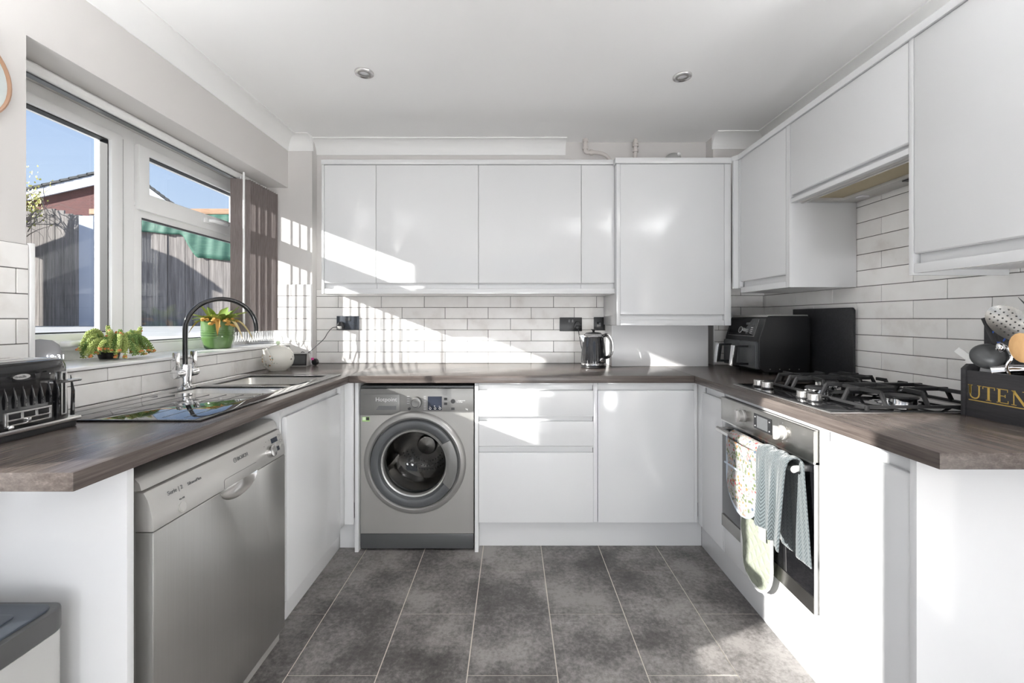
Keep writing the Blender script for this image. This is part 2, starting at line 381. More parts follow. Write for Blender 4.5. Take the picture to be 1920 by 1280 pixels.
def text(body, size, org, right, up, m, parent, name='lettering', depth=.0006, align='LEFT', bold=0):
    cu = bpy.data.curves.new(name, 'FONT'); cu.body = body; cu.size = size; cu.extrude = depth; cu.align_x = align; cu.offset = bold; cu.resolution_u = 3
    t = bpy.data.objects.new(name, cu); me = bpy.data.meshes.new_from_object(t); bpy.data.objects.remove(t)
    rt, u = Vector(right).normalized(), Vector(up).normalized(); n = rt.cross(u); M = Matrix((rt, u, n)).transposed().to_4x4(); me.transform(M); me.materials.clear(); me.materials.append(MATS[m])
    me.name = name; o = bpy.data.objects.new(name, me); col.objects.link(o); place(o, Vector(org), parent); return o

# ------------------------------------------------------------------ the room
XL, XR, YB, ZC, ZW = -1.44, 1.605, 2.85, 2.37, .9165
YP, YQ = 2.78, 2.75          # fronts of the boxed corners left and right
floor = struct(MB().box(-1.77, 1.75, -2.6, 2.95, -.12, -.0025).build('floor', 'floor_grout', smooth=False))
wall_back = struct(MB().box(-1.77, 1.75, YB, 2.97, -.1, ZC).build('wall_back', 'wall_paint', smooth=False))
wall_left = struct(MB().cells('x', -1.77, XL, (-2.6, YB), (-.1, ZC), [(1.282, YP, 1.038, 2.05), (-.08, .66, -.1, 2.1), (-2.2, -1.15, -.1, 2.1)]).build('wall_left', 'wall_paint', smooth=False))
wall_right = struct(MB().box(XR, 1.75, -2.6, YB, -.1, ZC).build('wall_right', 'wall_paint', smooth=False))
wall_rear = struct(MB().cells('y', -2.72, -2.6, (-1.77, 1.75), (-.1, ZC), [(-1.3, 1.45, -.1, 2.15)]).build('wall_rear', 'wall_paint', smooth=False))
wall_corner_l = struct(MB().box(XL, -1.285, YP, YB, 0, ZC).build('wall_corner_left', 'wall_paint', smooth=False))
wall_corner_r = struct(MB().box(1.278, XR, YQ, YB, 0, ZC).build('wall_corner_right', 'wall_paint', smooth=False))
ceiling = struct(MB().box(-1.77, 1.75, -2.72, 2.97, ZC, ZC + .12).build('ceiling', 'ceiling_paint', smooth=False))
# window lintel reveal and sill are part of the window below
# floor tiles
TW, TL = .306, .61
proto = None
for c in range(-5, 6):
    x0 = -.152 + TW * c
    off = 1.4685 if c % 2 == 0 else 1.774
    for r in range(-7, 4):
        y0 = off + TL * r; y1 = y0 + TL
        a, b_, c0, c1 = max(x0, -1.44), min(x0 + TW, 1.605), max(y0, -2.6), min(y1, 2.85)
        if b_ - a < .03 or c1 - c0 < .03: continue
        if c1 < -.9: continue
        g = .002
        full = abs(b_ - a - TW) < 1e-6 and abs(c1 - c0 - TL) < 1e-6
        if full and proto is not None: dup(proto, (a - pa[0], c0 - pa[1], 0), floor)
        else:
            o = MB().box(a + g, b_ - g, c0 + g, c1 - g, -.0025, 0).build('tile', 'floor_tile', floor, bevel=.0006, seg=1, smooth=False)
            if full: proto = o; pa = (a, c0)
stuff = MB()
for c in range(-5, 6):
    x0 = -.152 + TW * c; off = 1.4685 if c % 2 == 0 else 1.774
    for r in range(-7, 4):
        y0 = off + TL * r; y1 = y0 + TL
        a, b_, c0, c1 = max(x0, -1.44), min(x0 + TW, 1.605), max(y0, -2.6), min(y1, 2.85)
        if b_ - a < .03 or c1 - c0 < .03 or c1 >= -.9: continue
        stuff.box(a + .0014, b_ - .0014, c0 + .0014, c1 - .0014, -.0025, 0)
o = stuff.build('tile', 'floor_tile', floor, smooth=False); o['kind'] = 'stuff'

# wall tiles
PW, PH, GT, TT = .2829, .0732, .0014, .009
def tile_wall(parent, axis, face, sign, u0, u1, z1, offs, holes=(), gz0=ZW):
    """axis: plane normal; face: wall surface coordinate; sign: side the tiles stand out"""
    A0, A1 = sorted((face, face + sign * (TT - .0035)))
    MB().cells(axis, A0, A1, (u0, u1), (gz0, z1), list(holes)).build('grout', 'grout', parent, smooth=False)
    protos = {}
    k = 0
    while ZW + k * PH < z1 - .004:
        za, zb = ZW + k * PH, min(ZW + (k + 1) * PH, z1)
        u = offs[k % 2] - 20 * PW
        while u < u1:
            a, b_ = max(u, u0), min(u + PW, u1); u += PW
            if b_ - a < .012: continue
            segs = [(a, b_, za, zb)]
            for h in holes:
                ns = []
                for (p, q, s_, t_) in segs:
                    if q <= h[0] or p >= h[1] or t_ <= h[2] or s_ >= h[3]: ns.append((p, q, s_, t_)); continue
                    if p < h[0]: ns.append((p, h[0], s_, t_))
                    if q > h[1]: ns.append((h[1], q, s_, t_))
                    pp, qq = max(p, h[0]), min(q, h[1])
                    if s_ < h[2] - .008: ns.append((pp, qq, s_, h[2]))
                    if t_ > h[3] + .008: ns.append((pp, qq, h[3], t_))
                segs = ns
            for (p, q, s_, t_) in segs:
                if q - p < .01 or t_ - s_ < .008: continue
                key = (round(q - p, 4), round(t_ - s_, 4))
                F0, F1 = sorted((face, face + sign * TT))
                if key in protos:
                    po, pu, pz = protos[key]
                    d = {'x': (0, p - pu, s_ - pz), 'y': (p - pu, 0, s_ - pz)}[axis]; dup(po, d, parent)
                else:
                    m = MB()
                    if axis == 'x': m.box(F0, F1, p + GT, q - GT, s_ + GT, t_ - GT)
                    else: m.box(p + GT, q - GT, F0, F1, s_ + GT, t_ - GT)
                    protos[key] = (m.build('tile', 'wall_tile', parent, bevel=.0012, seg=1, smooth=False), p, s_)
        k += 1
tile_wall(wall_back, 'y', YB, -1, -1.285, 1.278, 1.40, (-.7225, -.8589))
tile_wall(wall_corner_l, 'y', YP, -1, -1.70, -1.287, 1.429, (-1.415, -1.5), holes=[(-1.71, XL + .016, .9, 1.05)])
MB().box(-1.289, -1.283, YP - .012, YP, ZW, 1.432).build('edge_trim', 'upvc', wall_corner_l, bevel=.001)
tile_wall(wall_corner_r, 'y', YQ, -1, 1.280, XR, 1.40, (1.45, 1.31))
MB().box(1.276, 1.282, YQ - .012, YQ, ZW, 1.40).build('edge_trim', 'upvc', wall_corner_r, bevel=.001)
# left wall: pier beside the window and the strip below the sill
tile_wall(wall_left, 'x', XL, 1, .82, YP - .012, 1.429, (1.672, 1.532), holes=[(1.282, 2.9, 1.036, 1.6)])
MB().box(XL, XL + .012, 1.283, 1.296, 1.05, 1.434).build('edge_trim', 'upvc', wall_left, bevel=.002)
# sides of the window reveal below worktop line are plain; right wall
tile_wall(wall_right, 'x', XR, -1, .78, YQ - .012, 1.80, (1.722, 1.870), holes=[(.5, 1.36, 1.42, 1.9), (2.02, 2.76, 1.42, 1.9)])

# coving (plaster cove): quarter curve profile, mitred runs
def cove_prof(n=7, s=.085):
    pts = [(0, 0), (0, -s)] + [(s * .12, -s)] + [(s - s * .88 * math.cos(a) , -s + s * .88 * math.sin(a) * 1.0) for a in [i * math.pi / 2 / n for i in range(n + 1)]][0:]
    pts = [(0, 0), (0, -s), (.006, -s)] + [(s - .006 - (s - .012) * math.cos(a * 1.0), -s + (s - .006) * math.sin(a)) for a in [i * math.pi / 2 / n for i in range(n + 1)]] + [(s, -.006), (s, 0)]
    out = []
    for p in pts:
        if not out or (abs(p[0] - out[-1][0]) + abs(p[1] - out[-1][1])) > 1e-5: out.append(p)
    return out
CP = cove_prof()
def cove(name, axis, a0, a1, face, sign):
    m = MB()
    if axis == 'y': m.prism([(face + sign * p, ZC + q) for p, q in CP], 'y', a0, a1)
    else: m.prism([(face + sign * p, ZC + q) for p, q in CP], 'x', a0, a1)
    return struct(m.build(name, 'coving_white', ang=50))
cove('trim_1', 'y', -2.6, YP, XL, 1)
cove('trim_2', 'x', -1.285 + .0, .352, YB, -1)
cove('trim_3', 'x', XL, -1.275, YP, -1)
cove('trim_4', 'y', -2.6, YQ - .001, XR, -1)
cove('trim_5', 'x', 1.27, XR, YQ, -1)

# ------------------------------------------------------------------ window
FX0, FX1 = -1.77, -1.70
win = sthing('window_1', (-1.72, 2.03, 1.05))
MB().cells('x', FX0, FX1, (1.283, YP - .001), (1.039, 2.049), [(1.345, 1.878, 1.095, 1.995), (1.947, 2.722, 1.095, 1.72), (1.947, 2.722, 1.74, 1.995)]).build('window_frame', 'upvc', win, bevel=.004)
sash = MB().cells('x', -1.762, -1.685, (1.347, 1.876), (1.088, 2.0), [(1.42, 1.822, 1.1536, 1.9645)]).build('sash', 'upvc', win, bevel=.006)
MB().box(-1.735, -1.727, 1.415, 1.827, 1.149, 1.969).build('pane', 'window_glass', sash, smooth=False)
MB().cells('x', -1.733, -1.700, (1.416, 1.826), (1.15, 1.968), [(1.424, 1.818, 1.158, 1.960)]).build('gasket', 'black_matt', sash)
h = MB(); h.box(-1.685, -1.67, 1.585, 1.64, 1.100, 1.130); h.tube([(-1.668, 1.60, 1.115), (-1.645, 1.61, 1.115), (-1.64, 1.64, 1.115), (-1.64, 1.70, 1.113)], [.011, .012, .013, .010], 10)
h.build('sash_handle', 'upvc', sash, bevel=.003); MB().cyl((-1.64, 1.70, 1.113), (-1.64, 1.708, 1.113), .007).build('handle_key', 'black_matt', sash)
MB().box(-1.70, -1.692, 1.8775, 1.8825, 1.10, 1.99).build('sash_seal', 'black_matt', win)
fix = MB().cells('x', -1.75, -1.703, (1.947, 2.722), (1.096, 1.719), [(1.99, 2.695, 1.105, 1.674)]).build('fixed_light', 'upvc', win, bevel=.004)
MB().box(-1.735, -1.727, 1.985, 2.70, 1.10, 1.68).build('pane', 'window_glass', fix, smooth=False)
MB().cells('x', -1.733, -1.706, (1.986, 2.699), (1.101, 1.678), [(1.993, 2.692, 1.108, 1.671)]).build('gasket', 'black_matt', fix)
hop = MB().cells('x', -1.762, -1.685, (1.955, 2.728), (1.705, 2.0), [(2.013, 2.69, 1.786, 1.9645)]).build('top_light', 'upvc', win, bevel=.006)
MB().box(-1.735, -1.727, 2.008, 2.695, 1.781, 1.969).build('pane', 'window_glass', hop, smooth=False)
MB().cells('x', -1.733, -1.700, (2.009, 2.694), (1.782, 1.968), [(2.016, 2.687, 1.789, 1.9615)]).build('gasket', 'black_matt', hop)
h = MB(); h.box(-1.685, -1.673, 2.36, 2.41, 1.735, 1.763); h.tube([(-1.672, 2.385, 1.75), (-1.65, 2.40, 1.75), (-1.645, 2.43, 1.75), (-1.645, 2.50, 1.75)], [.010, .011, .012, .010], 10)
h.build('top_light_handle', 'upvc', hop, bevel=.003); MB().cyl((-1.645, 2.50, 1.75), (-1.645, 2.507, 1.75), .006).build('handle_key', 'black_matt', hop)
MB().box(-1.70, XL + .018, 1.283, YP - .013, 1.038, 1.0505).build('window_sill', 'sill_white', win, bevel=.003)
# glazed garden doors further along the left wall (behind the photographer)
for dn, a, b_ in (('door_1', -.08, .66), ('window_2', -2.2, -1.15)):
    door1 = sthing(dn, (-1.65, (a + b_) / 2, 0))
    MB().cells('x', -1.69, -1.62, (a, b_), (0, 2.1), [(a + .06, b_ - .06, .09, 2.03)]).build('frame', 'upvc', door1, bevel=.004)
    MB().box(-1.66, -1.65, a + .06, b_ - .06, .09, 2.03).build('pane', 'window_glass', door1, smooth=False)
door2 = sthing('door_2', (0, -2.66, 0))
MB().cells('y', -2.70, -2.63, (-1.3, 1.45), (0, 2.15), [(-1.22, .04, .08, 2.07), (.11, 1.37, .08, 2.07)]).build('door_frame', 'upvc', door2, bevel=.004)
for a, b_ in ((-1.22, .04), (.11, 1.37)): MB().box(a, b_, -2.67, -2.66, .08, 2.07).build('pane', 'window_glass', door2, smooth=False)

# ------------------------------------------------------------------ garden
GZ = 1.09                    # the garden lies higher than the kitchen floor
ground = struct(MB().box(-40, -1.9, 1.0, 40, -.35, GZ).build('ground', 'paving', smooth=False))
struct(MB().box(-30, -1.775, -30, .95, -.2, -.06).build('patio', 'paving', smooth=False))
struct(MB().box(-1.77, 30, -30, -2.73, -.34, -.06).build('terrace', 'paving', smooth=False))
FY = 7.0
def gp(px, py, y=FY): return ((px - 960) * y / 811, CAM_Z - (py - 597) * y / 811)
fence = thing('garden_fence', (-6, FY, GZ), 'weathered grey timber garden fence of upright boards seen through the window', 'fence')
x = gp(0, 0)[0] - 1.2
rf = random.Random(3)
xa, xb = gp(92, 0)[0], gp(163, 0)[0]
z_hi, z_lo, z_r = gp(0, 392)[1], gp(0, 411)[1], gp(0, 396)[1]
while x < -3.2:
    w = rf.uniform(.10, .15)
    zt = (z_hi if x < xa else z_hi + (z_lo - z_hi) * (x - xa) / (xb - xa) if x < xb else z_r) + rf.uniform(-.012, .012)
    MB().box(x, x + w - .007, FY + rf.uniform(0, .012), FY + .035, GZ, zt).build('board', 'fence_wood', fence, smooth=False)
    x += w
MB().box(xb + .05, -3.2, FY - .02, FY + .06, z_r - .05, z_r + .04).build('capping_rail', 'new_wood', fence, bevel=.006)
for z in (GZ + .35, GZ + 1.35): MB().box(-9.3, -3.2, FY + .04, FY + .10, z, z + .09).build('rail', 'fence_wood', fence)
pa_, pb_ = gp(163, 408, 6.85), gp(190, 0, 6.85)
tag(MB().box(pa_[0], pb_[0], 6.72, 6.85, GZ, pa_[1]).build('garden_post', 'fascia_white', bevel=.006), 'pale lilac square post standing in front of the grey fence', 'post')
net = MB(); nx0, nx1 = gp(250, 0)[0], -3.4; nz = z_r - .06
def netf(u, v):
    x = nx0 + u * (nx1 - nx0); k = min(1, max(0, (u - .28) / .12)); k = k * k * (3 - 2 * k); z = nz - v * (.30 + .42 * k); return (x, FY - .035 - .012 * math.sin(u * 40) * v - .006 * math.sin(u * 91 + v * 3), z + .02 * math.sin(u * 19) * v)
net.grid(netf, 80, 10); o = net.build('windbreak_net', 'green_net'); sm = o.modifiers.new('thick', 'SOLIDIFY'); sm.thickness = .006
tag(o, 'green windbreak netting tacked along the top of the fence', 'netting')
# neighbour's gabled house, its ridge running away from the kitchen
HY = 14.0
def hp(px, py): return gp(px, py, HY)
apex = hp(228, 320); le = hp(26, 366); re = hp(330, 394)
hs = thing('brick_house', (apex[0], HY + 1, GZ), 'red brick neighbouring house with white bargeboard and dark tiled roof', 'house')
def away(m):
    m.v = [(a - 1.02 * (b - HY), b, c) for (a, b, c) in m.v]; return m
away(MB().prism([(le[0], GZ), (re[0], GZ), (re[0], re[1]), (apex[0], apex[1]), (le[0], le[1])], 'y', HY, HY + 6)).build('wall', 'brick_wall', hs, smooth=False)
bt = .30
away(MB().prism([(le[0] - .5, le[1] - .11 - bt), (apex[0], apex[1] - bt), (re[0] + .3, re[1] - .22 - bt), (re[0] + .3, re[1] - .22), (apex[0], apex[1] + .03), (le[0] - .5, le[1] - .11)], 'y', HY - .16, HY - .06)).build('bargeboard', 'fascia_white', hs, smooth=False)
for sgn, e in ((0, le), (1, re)):
    n = 14
    ex, ez = (e[0] - .55, e[1] - .12) if sgn == 0 else (e[0] + .35, e[1] - .25)
    for k in range(n):
        a0, a1 = k / n, (k + 1.15) / n
        p0 = (ex + (apex[0] - ex) * a0, ez + (apex[1] + .04 - ez) * a0 + .03); p1 = (ex + (apex[0] - ex) * min(a1, 1), ez + (apex[1] + .04 - ez) * min(a1, 1) + .005)
        away(MB().prism([p0, p1, (p1[0], p1[1] + .07), (p0[0], p0[1] + .07)], 'y', HY - .2, HY + 6)).build('roof_course', 'roof_dark', hs, smooth=False)
# unseen shed, added outside the view to cast shade on the fence
shed = thing('shadow_shed', (-8.2, 6.1, GZ), 'unseen timber shed added to shade the fence', 'shed')
MB().prism([(-9.0, GZ), (-7.4, GZ), (-7.4, 2.62), (-8.1, 3.1), (-9.0, 2.75)], 'y', 5.9, 6.4).build('wall', 'fence_wood', shed, smooth=False)
MB().prism([(-9.1, 2.72), (-8.1, 3.12), (-7.34, 2.60), (-7.34, 2.67), (-8.1, 3.19), (-9.1, 2.79)], 'y', 5.84, 6.46).build('roof', 'roof_dark', shed, smooth=False)
# contorted shrub between the added shed and the fence
SYD = 6.78
tr = thing('contorted_shrub', (-7.7, SYD, GZ), 'contorted bare-twigged shrub with a few yellow-green leaves in front of the fence', 'shrub')
rt = random.Random(11)
def px3(px, py, y): return Vector(((px - 960) * y / 811, y, CAM_Z - (py - 597) * y / 811))
base = Vector((px3(44, 0, SYD).x, SYD, GZ))
MB().tube([base, base + Vector((.04, 0, .8)), base + Vector((-.05, .02, 1.4)), base + Vector((.0, 0, 1.9))], [.05, .045, .035, .025], 8).build('trunk', 'twig', tr)
leaves = MB()
def tleaf(p):
    a = rt.uniform(0, 6.28); s_ = rt.uniform(.025, .05); e1 = Vector((math.cos(a), rt.uniform(-.5, .5), math.sin(a))).normalized() * s_; e2 = Vector((-math.sin(a), .3, math.cos(a))).normalized() * s_ * .45
    leaves.add([p, p + e1 * .5 + e2, p + e1, p + e1 * .5 - e2], [(0, 1, 2, 3)])
for k in range(26):
    p = base + Vector((rt.uniform(-.05, .05), rt.uniform(-.03, .03), rt.uniform(1.4, 1.9))); d = Vector((rt.uniform(-.5, 1.0), rt.uniform(-.2, .2), rt.uniform(-.1, 1.1))).normalized()
    pts = [p]; L = rt.uniform(.5, 1.25); n = 14
    for j in range(n):
        d = (d + Vector((rt.uniform(-.75, .75), rt.uniform(-.2, .2), rt.uniform(-.6, .55)))).normalized(); p = p + d * L / n; p.y = min(max(p.y, 6.56), FY - .06); pts.append(p.copy())
        if rt.random() < (.35 if p.x < -7.35 else .04): tleaf(p)
    MB().tube(pts, [.007 - .00045 * q for q in range(n + 1)], 5).build('branch', 'twig', tr)
for k in range(150): tleaf(px3(rt.uniform(40, 78), rt.uniform(362, 396) if rt.random() < .75 else rt.uniform(310, 370), SYD))
o = leaves.build('foliage', 'tree_leaf', tr, smooth=False, weld=False); o['kind'] = 'stuff'

# ------------------------------------------------------------------ worktops
ZB = .8795
XW, XV = -.836, .935       # front edges of the left and right worktops
YW = 2.215                  # front edge of the back worktop
tag(MB().cells('z', ZB, ZW, (XL, XW), (.824, YB), [(-1.335, -.935, 1.655, 1.835), (-1.325, -.93, 1.885, 2.19)]).build('worktop', 'worktop_y', bevel=.0025),
    'grey-brown wood-grain worktop under the window, holding the black sink', 'worktop')
tag(MB().box(XW + .0005, XV - .0005, YW, YB, ZB, ZW).build('worktop', 'worktop_x', bevel=.0025), 'grey-brown wood-grain worktop along the back wall above the washing machine', 'worktop')
tag(MB().box(XV, XR, .9455, YB, ZB, ZW).build('worktop', 'worktop_y', bevel=.0025), 'grey-brown wood-grain worktop on the right, holding the gas hob', 'worktop')

# ------------------------------------------------------------------ base units, back run
YD = 2.24
GW = 'gloss_white'
def board(x0, x1, y0, y1, z0, z1, name, parent=None, m=GW, bevel=.0015): return MB().box(x0, x1, y0, y1, z0, z1).build(name, m, parent, bevel=bevel)
tag(board(-.8148, -.7955, YD, 2.80, 0, ZB, 'support_panel'), 'narrow white support panel left of the washing machine', 'panel')
tag(board(-.193, -.174, YD, 2.80, 0, ZB, 'support_panel'), 'narrow white support panel right of the washing machine', 'panel')
t = thing('drawer_unit', (.125, 2.5, .154), 'gloss white three-drawer base unit right of the washing machine', 'drawers')
board(-.1735, .4220, 2.268, 2.80, .154, ZB, 'body', t, 'panel_white')
for z0, z1 in ((.7087, .8385), (.550, .677), (.154, .515)):
    MB().prism([(2.2395, z0), (2.259, z0), (2.259, z1 - .012), (2.253, z1), (2.2435, z1), (2.2395, z1 - .004)], 'x', -.1725, .4208).build('drawer_front', GW, t, bevel=.001)
for z0, z1 in ((.8395, .866), (.679, .703), (.517, .5424)):
    MB().box(-.1725, .4208, 2.2605, 2.268, z0 - .01, z1).build('finger_channel', GW, t)
for zz in (.866, .703, .5424): MB().box(-.1725, .4208, 2.2405, 2.268, zz, zz + (.0055 if zz < .8 else .0125)).build('rail', GW, t, bevel=.001)
MB().box(.4222, .4435, 2.245, 2.268, .154, ZB).build('side_edge', GW, t, bevel=.001)
t = thing('base_cabinet', (.7, 2.5, .154), 'gloss white single-door base cabinet between the drawers and the right-hand corner', 'cabinet')
board(.4437, .9445, 2.268, 2.80, .154, ZB, 'body', t, 'panel_white')
MB().prism([(2.2395, .154), (2.259, .154), (2.259, .829), (2.253, .838), (2.2435, .838), (2.2395, .834)], 'x', .4452, .9440).build('door', GW, t, bevel=.001)
MB().box(.4452, .9440, 2.2605, 2.268, .828, .868).build('finger_channel', GW, t)
MB().box(.4452, .9440, 2.2405, 2.268, .868, ZB).build('rail', GW, t, bevel=.001)
tag(board(.9448, .962, YD, 2.262, .154, ZB, 'corner_post'), 'slim white corner post where the back and right units meet', 'post')
tag(board(-.174, 1.01, 2.305, 2.32, 0, .153, 'plinth'), 'white plinth under the drawers and cabinet on the back wall', 'plinth')

# left run
XD = -.86
t = thing('base_cabinet', (-1.1, 1.9, .125), 'gloss white base cabinet under the sink bowls, between dishwasher and corner', 'cabinet')
MB().prism([(XD, .13), (XD, .826), (XD - .004, .834), (XD - .014, .834), (XD - .02, .826), (XD - .02, .13)], 'y', 1.652, 2.165).build('door', GW, t, bevel=.001)
MB().box(XD - .028, XD - .0205, 1.652, 2.165, .826, .866).build('finger_channel', GW, t)
MB().box(XD - .028, XD - .001, 1.652, 2.165, .866, ZB).build('rail', GW, t, bevel=.001)
MB().box(-1.40, XD - .021, 1.64, 1.652, .13, ZB).build('side_panel', GW, t)
MB().box(-1.40, XD - .021, 2.205, 2.217, .13, ZB).build('side_panel', GW, t)
MB().box(-1.40, XD - .021, 1.652, 2.205, .13, .148).build('bottom_panel', GW, t)
tag(MB().box(XD - .02, XD, 2.167, 2.235, .154, ZB).build('corner_post', GW, bevel=.0015), 'white corner post left of the washing machine support panel', 'post')
tag(board(XD + .0005, -.8153, 2.2185, 2.235, .154, ZB, 'corner_post'), 'thin white filler strip beside the washing machine support panel', 'post')
tag(board(-.925, -.91, 1.645, 2.30, 0, .129, 'plinth'), 'white plinth under the sink cabinet', 'plinth')
tag(board(-.909, -.8153, 2.285, 2.30, 0, .153, 'plinth'), 'short white plinth piece in the left corner', 'plinth')
tag(board(-1.425, -.86, .966, .984, 0, ZB, 'end_panel'), 'white end panel left of the dishwasher, behind the bin', 'panel')

# right run
XE = .962
t = thing('base_cabinet', (1.2, 2.09, .154), 'narrow gloss white base cabinet in the right corner beside the oven', 'cabinet')
board(XE + .03, 1.54, 1.975, 2.232, .154, ZB, 'body', t, 'panel_white')
MB().prism([(XE, .154), (XE, .829), (XE + .004, .837), (XE + .014, .837), (XE + .02, .829), (XE + .02, .154)], 'y', 1.972, 2.185).build('door', GW, t, bevel=.001)
MB().box(XE + .0205, XE + .028, 1.972, 2.185, .829, .866).build('finger_channel', GW, t)
MB().box(XE + .001, XE + .028, 1.972, 2.185, .866, ZB).build('rail', GW, t, bevel=.001)
MB().box(XE, XE + .02, 2.187, 2.238, .154, ZB).build('filler', GW, t, bevel=.001)
t = thing('base_cabinet', (1.2, 1.18, .154), 'gloss white base cabinet at the near end of the right-hand run', 'cabinet')
board(XE + .03, 1.54, 1.045, 1.342, .154, ZB, 'body', t, 'panel_white')
MB().prism([(XE, .154), (XE, .826), (XE + .004, .834), (XE + .014, .834), (XE + .02, .826), (XE + .02, .154)], 'y', 1.043, 1.335).build('door', GW, t, bevel=.001)
MB().box(XE + .0205, XE + .028, 1.043, 1.335, .826, .866).build('finger_channel', GW, t)
MB().box(XE + .001, XE + .028, 1.043, 1.335, .866, ZB).build('rail', GW, t, bevel=.001)
MB().box(XE, XE + .02, 1.3365, 1.353, .154, ZB).build('filler', GW, t, bevel=.001)
tag(board(XE - .004, XR, 1.024, 1.042, 0, ZB, 'end_panel'), 'glossy white end panel closing the right-hand units', 'panel')
tag(board(1.01, 1.025, 1.043, 2.304, 0, .153, 'plinth'), 'long white plinth under the oven and right-hand units', 'plinth')

# ------------------------------------------------------------------ wall cabinets, back wall
YC = 2.527
ZT, ZD, ZE, ZF, ZG = 2.1355, 2.108, 1.4157, 1.3845, 1.355
names = ['narrow white wall cabinet at the window end of the back wall', 'wide white wall cabinet, second from the window, above the left socket',
         'wide white wall cabinet above the right-hand socket', 'slim white wall cabinet against the boiler cabinet']
edges = [-1.097, -.7946, -.1963, .405, .6005]
for i in range(4):
    a, b_ = edges[i], edges[i + 1]
    t = thing('wall_cabinet', ((a + b_) / 2, 2.7, ZG), names[i], 'cabinet', 'wall cabinets on the back wall')
    board(a + .0005, b_ - .0005, 2.552, 2.838, ZG, ZD, 'body', t, 'panel_white')
    MB().prism([(YC, ZE + .004), (YC + .004, ZE), (YC + .014, ZE), (YC + .020, ZE + .008), (YC + .020, ZD - .002), (YC, ZD - .002)], 'x', a + .0012, b_ - .0012).build('door', GW, t, bevel=.001)
    MB().box(a + .0012, b_ - .0012, YC + .0205, 2.552, ZF, ZE + .01).build('finger_channel', GW, t)
tag(board(-1.112, -1.0975, YC - .002, 2.838, ZG, ZD, 'end_panel'), 'thin white end panel on the window side of the wall cabinets', 'panel')
tag(board(-1.0965, .600, YC, 2.5515, ZG, ZF, 'light_rail'), 'white light rail under the back wall cabinets', 'rail')
tag(board(-1.112, .600, YC - .008, 2.60, ZD + .001, ZT, 'cornice'), 'white cornice board on top of the back wall cabinets', 'cornice')
# boiler cabinet
YX = 2.485
t = thing('boiler_cabinet', (.93, 2.66, 1.17), 'tall deep white boiler cabinet in the right part of the back wall', 'cabinet')
MB().box(.6009, .622, YX, 2.838, 1.170, 2.0985).build('side_panel', GW, t, bevel=.0015)
MB().box(1.221, 1.259, YX, 2.72, 1.170, 2.0985).build('side_panel', GW, t, bevel=.0015)
board(.6222, 1.2208, YX + .03, 2.838, 1.172, 2.0985, 'body', t, 'panel_white')
MB().prism([(YX + .002, 1.2354), (YX + .006, 1.2314), (YX + .016, 1.2314), (YX + .022, 1.24), (YX + .022, 2.0975), (YX + .002, 2.0975)], 'x', .6232, 1.2198).build('door', GW, t, bevel=.001)
MB().box(.6232, 1.2198, YX + .0225, YX + .03, 1.2008, 1.24).build('finger_channel', GW, t)
MB().box(.6232, 1.2198, YX + .001, YX + .03, 1.1702, 1.2008).build('rail', GW, t, bevel=.001)
MB().box(.592, 1.259, YX - .01, 2.56, 2.0995, 2.131).build('cornice', GW, t, bevel=.0015)
t = tag(MB().box(.613, 1.207, 2.66, 2.84, ZW, 1.168).build('boxing_panel', 'panel_white', bevel=.002), 'plain white pipe boxing on the worktop under the boiler cabinet', 'panel')
# right wall cabinets
XC = 1.285
def wcab(y0, y1, z0, label, hasrail=True, z_e=ZE, z_f=ZF):
    t = thing('wall_cabinet', (1.44, (y0 + y1) / 2, z0), label, 'cabinet', 'wall cabinets on the right wall')
    MB().prism([(XC, z_e + .004), (XC + .004, z_e), (XC + .014, z_e), (XC + .02, z_e + .008), (XC + .02, ZD - .002), (XC, ZD - .002)], 'y', y0 + .002, y1 - .002).build('door', GW, t, bevel=.001)
    MB().box(XC + .0205, XC + .026, y0 + .002, y1 - .002, z_f, z_e + .01).build('finger_channel', GW, t)
    if hasrail: MB().box(XC, XC + .026, y0 + .001, y1 - .001, z0, z_f).build('rail', GW, t, bevel=.001)
    return t
t = wcab(2.03, 2.432, ZG, 'white wall cabinet in the right corner beside the cooker hood')
board(XC + .027, XR - .012, 2.012, 2.47, ZG, ZD, 'body', t, 'panel_white')
MB().box(XC - .001, XR - .012, 2.0, 2.0115, ZG, ZD).build('side_panel', GW, t, bevel=.001)
MB().box(XC, XC + .02, 2.0125, 2.0295, ZG, ZD).build('side_edge', GW, t, bevel=.001)
MB().box(XC, XC + .02, 2.434, 2.455, ZG + .025, ZD).build('filler', GW, t, bevel=.001)
MB().box(1.2595, XC + .03, 2.456, 2.474, ZG + .025, ZD).build('filler', GW, t, bevel=.001)
t = wcab(1.4005, 1.998, 1.743, 'short white wall cabinet housing the cooker hood', True, 1.778, 1.762)
board(XC + .027, XR - .012, 1.4005, 1.9985, 1.795, ZD, 'body', t, 'panel_white')
t = wcab(.93, 1.384, ZG, 'large white wall cabinet at the near right, cut by the picture edge')
board(XC + .027, XR - .012, .93, 1.3845, ZG + .012, ZD, 'body', t, 'panel_white')
MB().box(XC - .001, XR - .012, 1.385, 1.40, ZG - .006, ZD).build('side_panel', GW, t, bevel=.001)
MB().box(XC + .1, XC + .2, .95, 1.09, ZG - .012, ZG + .0115).build('light_housing', 'satin_chrome', t, bevel=.002)
tag(MB().prism([(1.2595, 2.472), (1.2595, 2.49), (1.30, 2.49), (1.33, 2.46), (1.33, .93), (XC - .008, .93), (XC - .008, 2.445)], 'z', ZD + .001, ZT).build('cornice', GW, bevel=.0015), 'white cornice board on top of the right wall cabinets', 'cornice')
